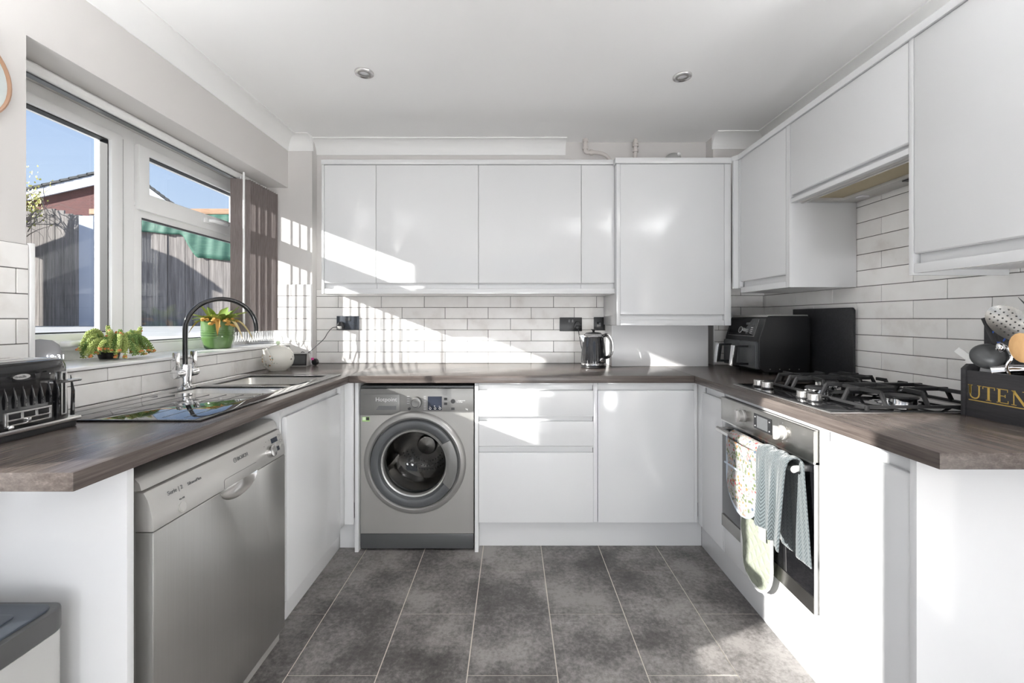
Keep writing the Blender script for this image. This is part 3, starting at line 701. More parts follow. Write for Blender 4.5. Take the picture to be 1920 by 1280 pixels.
# cooker hood
t = thing('cooker_hood', (1.45, 1.7, 1.74), 'built-in cooker hood with a yellowed grease filter under the short cabinet', 'cooker hood')
MB().cells('z', 1.745, 1.794, (XC + .03, XR - .013), (1.402, 1.998), [(1.34, 1.50, 1.44, 1.96)]).build('casing', 'silver', t, bevel=.002)
MB().box(1.341, 1.499, 1.441, 1.959, 1.757, 1.765).build('grease_filter', 'hood_filter', t)
for yy in (1.50, 1.90): MB().cyl((1.54, yy, 1.7455), (1.54, yy, 1.740), .026, .024).build('lamp', 'lamp_lens', t)
MB().box(1.335, 1.345, 1.402, 1.998, 1.740, 1.748).build('trim', 'satin_chrome', t)
MB().box(1.515, 1.565, 1.55, 1.68, 1.7405, 1.7448).build('switch_panel', 'black_satin', t)

# ------------------------------------------------------------------ ceiling fittings, pipes
for (x, y, lb) in ((-.697, 2.04, 'recessed chrome downlight in the ceiling nearer the window'), (.815, 2.07, 'recessed chrome downlight in the ceiling nearer the cooker hood')):
    t = thing('downlight', (x, y, ZC - .012), lb, 'downlight', 'ceiling downlights')
    MB().lathe([(.028, -.0), (.029, -.007), (.035, -.010), (.042, -.008), (.044, -.003), (.044, 0)], (x, y, ZC), (0, 0, 1), 32).build('bezel', 'satin_chrome', t)
    MB().lathe([(.028, -.001), (.021, -.0075), (.0215, -.009), (.0285, -.007)], (x, y, ZC), (0, 0, 1), 32).build('inner_ring', 'graphite', t)
    MB().lathe([(0, -.006), (.012, -.0055), (.021, -.003)], (x, y, ZC), (0, 0, 1), 24).build('lamp_lens', 'lamp_lens', t)
for (x, lb) in ((-.35, 'added white globe fill light behind the photographer, window side'), (.70, 'added white globe fill light behind the photographer, right side')):  # unseen globes, added to lift the light level of the whole room
    t = thing('fill_globe', (x, -2.1, 0), lb, 'lamp', 'added fill globes')
    MB().ball((x, -2.1, .45), .22, 32, 20).build('globe', 'fill_globe_lit', t)
    MB().cyl((x, -2.1, .02), (x, -2.1, .235), .012, seg=12).build('stem', 'satin_chrome', t)
    MB().lathe([(0, .02), (.12, .018), (.125, 0), (0, 0)], (x, -2.1, 0), (0, 0, 1), 32).build('foot', 'satin_chrome', t)
for (x, y, sg, lb) in ((-1.34, .70, -1, 'added bowl uplighter for fill light on the pier beside the window'), (1.50, .45, 1, 'added bowl uplighter for fill light on the right wall behind the photographer')):  # unseen uplighters, added to bounce fill light off the ceiling
    t = thing('fill_uplighter', (x, y, 1.70), lb, 'lamp', 'added fill uplighters')
    MB().lathe([(.02, 0), (.06, .03), (.088, .075), (.093, .12), (.090, .12), (.084, .075), (.056, .034), (0, .02)], (x, y, 1.70), (0, 0, 1), 32).build('bowl', 'white_plastic', t)
    MB().lathe([(0, .085), (.082 if sg > 0 else .040, .085)], (x, y, 1.70), (0, 0, 1), 24).build('light_disc', 'fill_uplight_lit', t)
    MB().box(min(x, x + sg * .097), max(x, x + sg * .097), y - .02, y + .02, 1.74, 1.77).build('bracket', 'white_plastic', t)
def bend(pts, n=5, r=.03):
    out = [Vector(pts[0])]
    for i in range(1, len(pts) - 1):
        p, a, b_ = Vector(pts[i]), Vector(pts[i - 1]), Vector(pts[i + 1]); da, db = (a - p).normalized() * r, (b_ - p).normalized() * r
        for k in range(n + 1):
            u = k / n; out.append((p + da) * (1 - u) ** 2 + p * 2 * u * (1 - u) + (p + db) * u ** 2)
    return out + [Vector(pts[-1])]
t = thing('pipe', (.55, 2.8, 2.1), 'painted pipe bending down behind the cabinet, left of the pair by the ceiling', 'pipe')
MB().tube(bend([(.475, 2.80, 2.37), (.475, 2.80, 2.285), (.53, 2.80, 2.285)], r=.012), .013, 12).build('elbow', 'pipe_paint', t)
MB().tube(bend([(.53, 2.80, 2.285), (.63, 2.80, 2.275), (.655, 2.80, 2.10)], r=.07), .012, 12).build('tube', 'pipe_paint', t)
for p0, p1 in (((.475, 2.80, 2.37), (.475, 2.80, 2.352)), ((.475, 2.8, 2.32), (.475, 2.8, 2.305)), ((.505, 2.8, 2.285), (.52, 2.8, 2.285))): MB().cyl(p0, p1, .018).build('collar', 'pipe_paint', t)
t = thing('pipe', (.8, 2.8, 2.1), 'short painted pipe dropping behind the boiler cabinet from the ceiling', 'pipe')
MB().tube(bend([(.80, 2.80, 2.37), (.80, 2.80, 2.28), (.785, 2.80, 2.10)], r=.06), .012, 12).build('tube', 'pipe_paint', t)
for z in (2.352, 2.335, 2.30): MB().cyl((.80, 2.80, z), (.80, 2.80, z - .013), .018).build('collar', 'pipe_paint', t)
t = thing('expansion_vessel', (1.02, 2.74, 2.1), 'round cream vessel top showing above the boiler cabinet', 'vessel')
MB().lathe([(.05, 0), (.055, .03), (.055, .105), (.047, .130), (.028, .150), (0, .157)], (1.02, 2.74, 2.0995), (0, 0, 1), 28).build('dome', 'bin_grey', t)
MB().ball((1.038, 2.69, 2.232), .011).build('valve', 'white_plastic', t)

# wall clock on the pier
t = thing('wall_clock', (-1.41, 1.106, 1.73), 'round wall clock with copper rim, cut off by the left picture edge', 'clock')
CC = (XL, 1.106, 1.861)
MB().lathe([(.1195, .002), (.1205, .02), (.125, .018), (.125, 0)], CC, (1, 0, 0), 48).build('rim', 'clock_rim', t)
MB().lathe([(0, .010), (.092, .010), (.1195, .010), (.1195, 0)], CC, (1, 0, 0), 48).build('dial', 'clock_face', t)
for k in range(12):
    a = k * math.pi / 6; c, s_ = math.cos(a), math.sin(a)
    MB().bar((XL + .011, CC[1] + c * .085, CC[2] + s_ * .085), (XL + .011, CC[1] + c * .10, CC[2] + s_ * .10), .004, .001, (1, 0, 0)).build('hour_mark', 'lettering_dark', t)
MB().bar((XL + .012, CC[1], CC[2]), (XL + .012, CC[1] - .05, CC[2] + .03), .005, .001, (1, 0, 0)).build('hour_hand', 'black_matt', t)
MB().bar((XL + .013, CC[1], CC[2]), (XL + .013, CC[1] + .02, CC[2] + .075), .004, .001, (1, 0, 0)).build('minute_hand', 'black_matt', t)

# vertical blind
t = thing('vertical_blind', (-1.54, 2.5, 1.05), 'grey-brown vertical blind drawn back to the far end of the window', 'blind')
MB().prism([(-1.60, 2.008), (-1.60, 2.038), (-1.585, 2.0485), (-1.565, 2.0485), (-1.548, 2.034), (-1.548, 2.018), (-1.556, 2.008)], 'y', 1.29, 2.735).build('headrail', 'white_plastic', t, bevel=.003)
MB().box(-1.592, -1.566, 1.30, 2.73, 2.003, 2.0085).build('rail_slot', 'dark_grey_plastic', t)
rb = random.Random(9)
for k in range(13):
    y = 2.445 + k * .0235; a = R(23.5 + rb.uniform(-4, 4)); cx = -1.534; dx, dy = math.cos(a) * .0445 * 1.12, math.sin(a) * .0445 * 1.12; z0 = 1.135
    m = MB(); n = 6; pts = []
    for q in range(n + 1):
        u = -1 + 2 * q / n; bow = .004 * (1 - u * u)
        pts.append((cx + dx * u - math.sin(a) * bow, y + dy * u + math.cos(a) * bow))
    m.prism(pts + [(p[0] - .0006 * math.sin(a), p[1] + .0009) for p in reversed(pts)], 'z', z0, 2.0)
    s1 = m.build('slat', 'slat_fabric', t)
    MB().cyl((cx, y, 2.0), (cx, y, 2.012), .004, seg=6).build('slat_hook', 'white_plastic', s1)
MB().cyl((-1.485, 2.395, 1.17), (-1.485, 2.395, 2.02), .0055, seg=10).build('wand', 'white_plastic', t)
m = MB()
for k in range(12):
    y = 2.445 + k * .0235
    for sx in (-1.575, -1.49):
        pts = [(sx + .0, y + .0118 - .0118 * math.cos(q * math.pi / 6), 1.137 - .06 * math.sin(q * math.pi / 6)) for q in range(7)]
        m.tube(pts, .0016, 5)
m.build('bead_chain', 'white_plastic', t)

# ------------------------------------------------------------------ washing machine
t = thing('washing_machine', (-.495, 2.5, 0), 'graphite front-loading washing machine under the back worktop', 'washing machine')
WX0, WX1, WF = -.789, -.200, 2.255
m = MB(); m.box(WX0, WX0 + .012, WF + .02, 2.80, .012, .845); m.box(WX1 - .012, WX1, WF + .02, 2.80, .012, .845); m.box(WX0 + .012, WX1 - .012, 2.785, 2.80, .012, .845)
m.build('body', 'graphite_dark', t)
MB().box(WX0, WX1, WF + .005, 2.80, .8455, .860).build('top_panel', 'graphite_dark', t, bevel=.004)
for sx in (WX0 + .05, WX1 - .05):
    for sy in (2.32, 2.74): MB().cyl((sx, sy, 0), (sx, sy, .0115), .02).build('foot', 'black_matt', t)
CX, CZ = -.506, .459
def plate_hole(x0, x1, z0, z1, y0, y1, r):
    angs = sorted({round(2 * math.pi * k / 64, 6) for k in range(64)} | {round(math.atan2(zz - CZ, xx - CX) % (2 * math.pi), 6) for xx in (x0, x1) for zz in (z0, z1)})
    m = MB(); n = len(angs); vs_ = []
    for y in (y0, y1):
        for a in angs:
            c, s_ = math.cos(a), math.sin(a); vs_.append((CX + r * c, y, CZ + r * s_))
        for a in angs:
            c, s_ = math.cos(a), math.sin(a); k = min(((x1 - CX) / c if c > 1e-9 else (x0 - CX) / c if c < -1e-9 else 9), ((z1 - CZ) / s_ if s_ > 1e-9 else (z0 - CZ) / s_ if s_ < -1e-9 else 9)); vs_.append((CX + k * c, y, CZ + k * s_))
    fs = []
    for i in range(n):
        j = (i + 1) % n
        fs += [(i, j, n + j, n + i), (2 * n + i, 2 * n + j, 3 * n + j, 3 * n + i), (i, j, 2 * n + j, 2 * n + i), (n + i, n + j, 3 * n + j, 3 * n + i)]
    return m.add(vs_, fs)
plate_hole(WX0, WX1, .09, .745, WF, WF + .02, .228).build('front_panel', 'graphite', t)
AX = (0, -1, 0); WC = (CX, WF, CZ)
MB().lathe([(.2285, -.005), (.2320, .010), (.240, .016), (.252, .014), (.262, .006), (.268, -.001)], WC, AX, 64).build('door_bezel', 'graphite_rim', t)
d = MB().lathe([(.2275, -.004), (.2275, .018), (.222, .027), (.205, .030), (.186, .025), (.176, .012)], WC, AX, 64).build('door', 'dark_grey_plastic', t)
MB().lathe([(.176, .012), (.172, .017), (.165, .015), (.160, .002), (.160, -.01)], WC, AX, 64).build('door_ring', 'graphite_rim', d)
MB().lathe([(.160, .002), (.150, -.03), (.135, -.065), (.105, -.09), (.05, -.104), (0, -.107)], WC, AX, 48).build('door_glass', 'door_glass', d)
pts = [(CX + .226 * math.cos(R(a)), CZ + .226 * math.sin(R(a))) for a in range(-34, 35, 4)] + [(CX + .165 * math.cos(R(a)) + .006, CZ + .165 * math.sin(R(a)) * 1.12) for a in range(34, -35, -8)]
MB().prism(pts, 'y', WF - .036, WF - .020).build('door_handle', 'graphite_fascia', d, bevel=.004)
dr = MB().lathe([(.222, -.03), (.222, -.30), (.20, -.33), (.06, -.33), (.05, -.31), (0, -.305)], WC, AX, 48).build('drum', 'drum', t)
MB().lathe([(.2275, -.018), (.16, -.022), (.165, -.05), (.222, -.05)], WC, AX, 48).build('door_seal', 'dark_grey_plastic', t)
for k in range(3):
    a = R(80 + 120 * k); c, s_ = math.cos(a), math.sin(a); tx, tz = -s_, c
    mm = MB(); mm.prism([(-.035, 0), (.035, 0), (.012, -.055), (-.012, -.055)], 'y', WF + .07, WF + .30)
    M = Matrix.Translation((CX + c * .222, 0, CZ + s_ * .222)) @ Matrix(((tx, 0, c, 0), (0, 1, 0, 0), (tz, 0, s_, 0), (0, 0, 0, 1)))
    mm.xf(M).build('lifter', 'drum', dr, bevel=.006)
mm = MB()
for ring, n in ((.10, 14), (.125, 18), (.15, 22)):
    for k in range(n):
        a = R(200 + 140 * k / n); mm.lathe([(0, 0), (.004, 0)], (CX + ring * math.cos(a), WF + .3285, CZ + ring * math.sin(a)), AX, 6)
o = mm.build('perforations', 'black_matt', dr); o['kind'] = 'stuff'
FA = WF - .010
MB().prism([(WX0, .708), (-.628, .708), (-.575, .727), (WX1, .727), (WX1, .846), (WX0, .846)], 'y', FA, WF + .004).build('fascia', 'graphite_fascia', t, bevel=.003)
MB().prism([(-.768, .712), (-.63, .712), (-.583, .732), (-.583, .818), (-.768, .818)], 'y', FA - .003, FA + .002).build('detergent_drawer', 'graphite_fascia', t, bevel=.002)
MB().prism([(-.705, .737), (-.60, .737), (-.60, .758), (-.69, .758)], 'y', FA - .0036, FA + .001).build('drawer_grip', 'graphite_dark', t)
text('Hotpoint', .030, (-.708, FA - .0036, .781), (1, 0, 0), (0, 0, 1), 'lettering_pale', t)
k_ = (-.497, FA, .775)
MB().lathe([(.031, 0), (.031, .010), (.028, .022), (.022, .023), (.020, .019), (0, .018)], k_, AX, 36).build('programme_dial', 'graphite_fascia', t)
MB().cyl((-.533, FA, .742), (-.533, FA - .003, .742), .0075).build('power_button', 'black_satin', t)
MB().box(-.437, -.364, FA - .002, FA + .001, .735, .806).build('display', 'display', t)
for k in range(3):
    text(('--', '=', '~')[k], .012, (-.43 + k * .025, FA - .0026, .752), (1, 0, 0), (0, 0, 1), 'lettering_pale', t, 'symbol')
    MB().lathe([(.004, 0), (.006, .0003), (.006, 0)], (-.424 + k * .025, FA - .0021, .744), AX, 16).build('touch_ring', 'lettering_pale', t)
for z in (.793, .768): MB().box(-.353, -.336, FA - .002, FA + .001, z - .006, z + .006).build('button', 'black_satin', t)
MB().cyl((-.306, FA, .781), (-.306, FA - .003, .781), .0115).build('start_button', 'black_satin', t)
MB().box(-.315, -.298, FA - .002, FA + .001, .736, .748).build('button', 'black_satin', t)
for z, s_ in ((.782, '-- programme'), (.775, 'to change')): text(s_, .008, (-.288, FA - .0006, z), (1, 0, 0), (0, 0, 1), 'lettering_pale', t)
text('7kg', .009, (-.242, FA - .0006, .737), (1, 0, 0), (0, 0, 1), 'lettering_pale', t)
for k in range(9):
    MB().box(-.458, -.446, FA - .0008, FA, .805 - k * .0085, .8065 - k * .0085).build('programme_mark', 'lettering_pale', t)
for k in range(4): MB().box(-.545, -.532, FA - .0008, FA, .805 - k * .012, .8065 - k * .012).build('programme_mark', 'lettering_pale', t)
MB().box(-.781, -.742, WF - .0008, WF, .674, .698).build('energy_sticker', 'green_sticker', t)
MB().box(-.779, -.763, WF - .0014, WF - .0007, .680, .696).build('sticker_patch', 'pale_sticker', t)
MB().box(-.760, -.744, WF - .0014, WF - .0007, .680, .696).build('sticker_patch', 'black_satin', t)
MB().box(WX0, WX1, WF - .002, WF + .02, .012, .088).build('kick_panel', 'graphite_dark', t, bevel=.003)

# ------------------------------------------------------------------ dishwasher
t = thing('dishwasher', (-1.1, 1.33, 0), 'stainless steel freestanding dishwasher under the window worktop', 'dishwasher')
DY0, DY1 = 1.033, 1.632
MB().box(-1.40, -.901, DY0 + .002, DY1 - .002, .05, .796).build('body', 'silver', t)
MB().prism([(-1.40, .7975), (-.885, .7975), (-.890, .815), (-.902, .827), (-.915, .830), (-1.40, .830)], 'y', DY0, DY1).build('worktop_lid', 'silver', t, bevel=.002)
nt_ = [(1.365 + .093 * math.cos(R(a)), .698 + .046 * math.sin(R(a))) for a in range(0, -181, -12)]
MB().prism([(DY0, .05), (DY0, .698)] + list(reversed(nt_)) + [(DY1, .698), (DY1, .05)], 'x', -.90, -.857).build('door', 'steel', t, bevel=.002)
MB().grid(lambda u, v: (-.858 - .034 * math.sin(math.pi * .5 * v) - .0, 1.365 + .094 * math.cos(math.pi * (1 + u)) * (1 - .25 * v), .699 + .047 * math.sin(math.pi * (1 + u)) * math.cos(math.pi * .5 * v)), 17, 7).build('handle_recess', 'satin_chrome', t)
MB().prism([(-.90, .70), (-.857, .70), (-.8575, .725), (-.862, .75), (-.870, .775), (-.880, .793), (-.90, .793)], 'y', DY0, DY1).build('control_panel', 'silver', t, bevel=.002)
up = Vector((-.27, 0, .963)); nn = Vector((.963, 0, .27))
def fx(z): # fascia surface x at height z
    P = [(.70, -.857), (.725, -.8575), (.75, -.862), (.775, -.870), (.793, -.880)]
    for (a, xa), (b_, xb) in zip(P, P[1:]):
        if a <= z <= b_: return xa + (xb - xa) * (z - a) / (b_ - a)
    return -.857
def fp(y, z, off=.0012): return Vector((fx(z), y, z)) + nn * off
text('Serie | 2', .015, fp(1.088, .764), (0, 1, 0), up, 'lettering_dark', t)
text('SilencePlus', .0115, fp(1.155, .764), (0, 1, 0), up, 'lettering_dark', t)
text('BOSCH', .016, fp(1.365, .762), (0, 1, 0), up, 'lettering_dark', t, bold=.0003)
MB().lathe([(.0062, 0), (.0062, .0006), (.0075, .0006), (.0075, 0)], fp(1.353, .767, .0006), nn, 24).build('emblem', 'lettering_dark', t)
MB().bar(fp(1.3502, .767), fp(1.3558, .767), .0012, .0006, nn).build('emblem_bar', 'lettering_dark', t)
MB().lathe([(.0135, 0), (.0135, .002), (.0115, .002), (.0115, .0035), (0, .004)], fp(1.1236, .722, 0), nn, 28).build('power_button', 'silver', t)
text('On Off', .006, fp(1.118, .740), (0, 1, 0), up, 'lettering_dark', t)
MB().lathe([(.021, 0), (.021, .012), (.0195, .018), (.017, .019), (0, .0185)], fp(1.535, .738, -.002), nn, 32).build('programme_knob', 'satin_chrome', t)
mk = MB(); c1, c2 = fp(1.556, .727), fp(1.597, .727); c3, c4 = fp(1.597, .776), fp(1.556, .776); mk.add([c1, c2, c3, c4], [(0, 1, 2, 3)]); mk.add([c1 - nn * .003, c2 - nn * .003, c3 - nn * .003, c4 - nn * .003], [(0, 1, 2, 3)]); mk.build('display', 'display', t)
text('88', .013, fp(1.568, .748, .0016), (0, 1, 0), up, 'lettering_pale', t); text('8:8', .010, fp(1.566, .733, .0016), (0, 1, 0), up, 'lettering_pale', t)
for z in (.775, .757, .739):
    MB().lathe([(.0055, 0), (.0055, .002), (0, .0025)], fp(1.610, z, 0), nn, 18).build('option_button', 'white_knob', t); text('=', .008, fp(1.619, z - .003), (0, 1, 0), up, 'lettering_dark', t)
for k, (yy, zz) in enumerate(((1.500, .742), (1.507, .760), (1.523, .772), (1.543, .772))): text('~', .009, fp(yy, zz), (0, 1, 0), up, 'lettering_dark', t)
fl = MB(); q = [fp(1.288, .7025, .0007), fp(1.288, .7255, .0007), fp(1.294, .729, .0007), fp(1.45, .729, .0007)]
fl.tube(q, .0007, 4); fl.build('flap_outline', 'lettering_dark', t)
MB().box(-.887, -.877, DY0 + .003, DY1 - .003, 0, .048).build('kick_strip', 'silver', t)
for yy in (DY0 + .05, DY1 - .05): MB().cyl((-1.3, yy, 0), (-1.3, yy, .05), .02).build('foot', 'black_matt', t)

# ------------------------------------------------------------------ oven
t = thing('built_in_oven', (1.2, 1.655, .275), 'built-in stainless and black glass oven with towel and glove on its handle', 'oven')
OY0, OY1 = 1.357, 1.957
MB().box(.975, 1.50, OY0 + .005, OY1 - .005, .278, .858).build('body', 'graphite_dark', t)
MB().box(.946, .974, OY0, OY1, .757, .858).build('control_panel', 'oven_steel', t, bevel=.002)
MB().box(.950, .974, OY0 + .002, OY1 - .002, .28, .750).build('door', 'black_glass', t, bevel=.002)
MB().box(.9485, .974, OY0 + .0005, OY0 + .0018, .28, .750).build('door_edge', 'satin_chrome', t)
MB().box(.9475, .9505, OY0 + .002, OY1 - .002, .280, .332).build('bottom_strip', 'oven_steel', t)
MB().box(.9485, .956, OY0 + .004, OY1 - .004, .7505, .7565).build('vent', 'satin_chrome', t)
HX, HZ = .897, .731
b_ = MB().cyl((HX, 1.375, HZ), (HX, 1.885, HZ), .0115, seg=20).build('handle', 'satin_chrome', t)
for yy in (1.395, 1.865): MB().box(HX + .004, .951, yy - .014, yy + .014, HZ - .010, HZ + .010).build('handle_bracket', 'satin_chrome', b_, bevel=.002)
for yy, zz in ((1.77, .812), (1.512, .812)):
    kb = MB().lathe([(.025, 0), (.025, .006), (.0225, .009), (.0215, .022), (0, .0225)], (.946, yy, zz), (-1, 0, 0), 32).build('knob', 'white_knob', t)
    MB().box(.915, .926, yy - .0065, yy + .0065, zz - .0235, zz + .0235).build('knob_grip', 'white_knob', kb, bevel=.002)
    for k in range(8):
        a = k * math.pi / 4; MB().cyl((.9463, yy + .033 * math.cos(a), zz + .033 * math.sin(a)), (.9454, yy + .033 * math.cos(a), zz + .033 * math.sin(a)), .0018, seg=6).build('dial_mark', 'lettering_dark', t)
MB().box(.9445, .947, 1.575, 1.69, .785, .842).build('display', 'black_gloss', t)
MB().box(.9440, .9446, 1.598, 1.668, .791, .836).build('screen', 'screen_grey', t)
for yy, zz in ((1.679, .829), (1.679, .795), (1.586, .829), (1.586, .795)): text('=', .012, (.9438, yy + .004, zz - .004), (0, -1, 0), (0, 0, 1), 'lettering_pale', t, 'symbol')
t = thing('oven_housing', (1.0, 1.655, .154), 'white fillers of the housing around the built-in oven', 'housing')
board(XE, XE + .02, 1.357, 1.957, .154, .276, 'filler_panel', t)
MB().box(XE, XE + .02, 1.958, 1.9705, .154, ZB).build('filler_strip', GW, t, bevel=.001)
MB().box(XE + .004, XE + .02, 1.357, 1.957, .86, ZB).build('top_rail', GW, t)

# oven glove over the handle
t = thing('oven_glove', (.89, 1.64, .2), 'floral double oven glove with pale green quilted lining, hung over the oven handle', 'oven glove')
def pad_outline(y0, y1, zb, zt, n=14):
    c, r = (y0 + y1) / 2, (y1 - y0) / 2; rz = r * 1.15
    return [(y0, zt)] + [(c - r * math.cos(math.pi * k / n), zb + rz - rz * math.sin(math.pi * k / n)) for k in range(n + 1)] + [(y1, zt)]
def puffy(y0, y1, zb, zt, x, th, tilt=0):
    """a padded, slightly domed cloth pad in the plane normal to x"""
    c, r = (y0 + y1) / 2, (y1 - y0) / 2; rz = r * 1.15; m = MB(); nu, nv = 15, 22
    def half(v):
        z = zt + (zb - zt) * v
        return r if z > zb + rz else r * math.sqrt(max(0.0, 1 - ((zb + rz - z) / rz) ** 2))
    for sgn in (-1, 1):
        def fn(u, v):
            hw = half(min(v, .999)); s_ = 2 * u - 1; z = zt + (zb - zt) * v
            e = max(0, 1 - s_ ** 4) * min(1, (hw / r) * 1.4) ; e *= min(1, (1 - v) * 8 + .0)
            return (x + sgn * th * .5 * (.25 + .75 * e if v < .995 else .1) + tilt * (zt - z) + .003 * math.sin(z * 40 + s_ * 2), c + hw * s_, z)
        m.grid(fn, nu, nv)
    return m
puffy(1.53, 1.75, .465, .735, .872, .020).build('front_pad', 'floral_cotton', t)
puffy(1.54, 1.74, .19, .735, .9255, .016).build('back_pad', 'quilted_green', t)
m = MB()
def fold(u, v):
    a = math.pi * u; return (.8988 - .0275 * math.cos(a), 1.53 + .22 * v, .733 + .026 * math.sin(a))
m.grid(fold, 13, 6); o = m.build('fold', 'floral_cotton', t); sm = o.modifiers.new('thick', 'SOLIDIFY'); sm.thickness = .012; sm.offset = -1
m = MB(); ol = pad_outline(1.53, 1.75, .465, .735); m.tube([(.872, p, q) for p, q in ol], .0055, 6); m.build('piping', 'piping_blue', t)
m = MB(); ol = pad_outline(1.54, 1.74, .19, .735); m.tube([(.9255, p, q) for p, q in ol], .0055, 6); m.build('piping', 'piping_white', t)
m = MB(); m.tube([(.8605, 1.532, .632), (.8595, 1.64, .632), (.8605, 1.748, .632)], .004, 6); m.build('pocket_edge', 'piping_blue', t)
MB().box(.9125, .9145, 1.558, 1.60, .40, .455).build('care_label', 'piping_white', t)

# towel over the handle
t = MB(); uvs = []
NU, NV = 60, 90
def towel(u, v):
    L1, Lo, L2 = .235, .075, .29; T = L1 + Lo + L2; s_ = v * T
    wob = math.sin(u * 17 + .6) * .6 + math.sin(u * 31 + 2) * .25
    if s_ < L1:
        d = L1 - s_; k = d / L1; z = .742 - d * (1 + .16 * (1 - u)) ; x = .8705 - .0035 - .018 * k ** .7 * (wob * .9 + .15) - .012 * k
        y = 1.37 + .165 * u + (.012 * math.sin(u * 9) - .02 * (u - .5)) * k - .010 * k
    elif s_ < L1 + Lo:
        a = math.pi * (s_ - L1) / Lo; x = .897 - .0275 * math.cos(a); z = .742 + .0245 * math.sin(a) + .003 * math.sin(u * 17); y = 1.37 + .165 * u
    else:
        d = s_ - L1 - Lo; k = d / L2; z = .742 - d * (1.0 + .06 * (1 - u)); x = .924 + .006 * wob * k; y = 1.37 + .165 * u - .03 * k * (1 - u)
    return (x, y, z)
t.grid(towel, NU, NV); t.uv = [(i / (NU - 1) * .30, j / (NV - 1) * .60) for j in range(NV) for i in range(NU)]
o = t.build('hand_towel', 'herringbone_towel', ang=180); sm = o.modifiers.new('thick', 'SOLIDIFY'); sm.thickness = .004; sm.offset = 0
tag(o, 'grey-blue herringbone hand towel folded over the oven handle', 'towel')

# ------------------------------------------------------------------ hob
t = thing('gas_hob', (1.23, 1.61, ZW), 'black four-burner gas hob with cast-iron pan supports', 'hob')
HB = ZW
MB().box(.975, 1.485, 1.325, 1.91, HB, HB + .006).build('tray', 'satin_chrome', t, bevel=.003)
MB().box(.985, 1.475, 1.335, 1.90, HB + .0055, HB + .0085).build('glass_top', 'black_gloss', t, bevel=.001)
for yy in (1.82, 1.762, 1.545, 1.487):
    kb = MB().lathe([(.020, .0085), (.021, .012), (.0205, .016), (.0205, .034), (.019, .036), (0, .036)], (1.04, yy, HB), (0, 0, 1), 28).build('knob', 'satin_chrome', t)
    MB().lathe([(.0225, .0085), (.0225, .0145), (.0, .0145)], (1.04, yy, HB), (0, 0, 1), 24).build('knob_skirt', 'black_satin', kb)
for (bx, by, r) in ((1.147, 1.625, .036), (1.29, 1.44, .046), (1.317, 1.81, .036), (1.43, 1.63, .028)):
    bu = MB().lathe([(r + .012, .0085), (r + .012, .012), (r, .014), (r, .030), (r - .004, .031)], (bx, by, HB), (0, 0, 1), 36).build('burner', 'chrome', t)
    MB().lathe([(r + .003, .031), (r + .004, .035), (r - .002, .040), (0, .041)], (bx, by, HB), (0, 0, 1), 36).build('burner_cap', 'black_satin', bu)
    MB().cyl((bx - r - .008, by, HB + .0085), (bx - r - .008, by, HB + .028), .003, seg=8).build('spark_pin', 'white_plastic', bu)
def support(y0, y1, cs):
    zt = HB + .060; x0, x1 = 1.10, 1.465
    m = MB(); s_ = .0095
    zl = HB + .020
    m.bar((x0, y0, zl), (x1, y0, zl), s_); m.bar((x0, y1, zl), (x1, y1, zl), s_); m.bar((x0, y0, zl), (x0, y1, zl), s_); m.bar((x1, y0, zl), (x1, y1, zl), s_)
    for (x, y) in ((x0, y0), (x1, y0), (x1, y1), (x0, y1)): m.bar((x, y, HB + .0085), (x, y, zl + .004), s_)
    o = m.build('pan_support', 'cast_iron', t, bevel=.0015)
    for (bx, by) in cs:
        for (ex, ey) in ((x0, by), (x1, by), (bx, y0), (bx, y1)):
            dv = Vector((bx - ex, by - ey, 0)); L = dv.length
            if L < .06: continue
            dn = dv.normalized(); st = Vector((ex, ey, zl)); a = Vector((ex, ey, zt)) + dn * .020; e = Vector((bx, by, zt)) - dn * .016
            MB().bar(st, a, s_).bar(a - dn * .003, e, s_, .012).build('finger', 'cast_iron', o, bevel=.0012)
support(1.625, 1.895, [(1.317, 1.81), (1.18, 1.74), (1.42, 1.70)])
support(1.340, 1.605, [(1.29, 1.44), (1.16, 1.53), (1.42, 1.54)])

# ------------------------------------------------------------------ sink and tap
t = thing('kitchen_sink', (-1.13, 1.73, ZW), 'black glass inset sink with drainer and two steel bowls', 'sink')
SX0, SX1, SY0, SY1 = -1.40, -.884, 1.227, 2.24
H1, H2 = (-1.325, -.945, 1.665, 1.825), (-1.315, -.94, 1.895, 2.18)
MB().cells('z', ZW + .0002, ZW + .006, (SX0, SX1), (SY0, SY1), [H1, H2]).build('glass_top', 'sink_glass', t, bevel=.0015)
for (a, b_, c, d_), dep in ((H1, .12), (H2, .16)):
    m = MB(); n = 8
    def ring(off, z, r):
        pts = []
        for (cx, cy, s0) in ((b_ - off - r, d_ - off - r, 0), (a + off + r, d_ - off - r, 90), (a + off + r, c + off + r, 180), (b_ - off - r, c + off + r, 270)):
            for k in range(7): pts.append((cx + r * math.cos(R(s0 + 15 * k)), cy + r * math.sin(R(s0 + 15 * k)), z))
        return pts
    rings = [ring(-.004, ZW + .0001, .03), ring(0, ZW - .002, .03), ring(.004, ZW - dep + .03, .03), ring(.012, ZW - dep + .01, .03), ring(.03, ZW - dep, .03)]
    L = len(rings[0]); vs_ = [p for r_ in rings for p in r_]; fs = [(i * L + k, i * L + (k + 1) % L, (i + 1) * L + (k + 1) % L, (i + 1) * L + k) for i in range(4) for k in range(L)] + [tuple(range(4 * L, 5 * L))]
    m.add(vs_, fs); bo = m.build('bowl', 'steel', t, ang=60)
    MB().lathe([(0, .002), (.022, .002), (.03, .004), (.034, .001)], ((a + b_) / 2, (c + d_) / 2, ZW - dep), (0, 0, 1), 28).build('drain', 'chrome', bo)
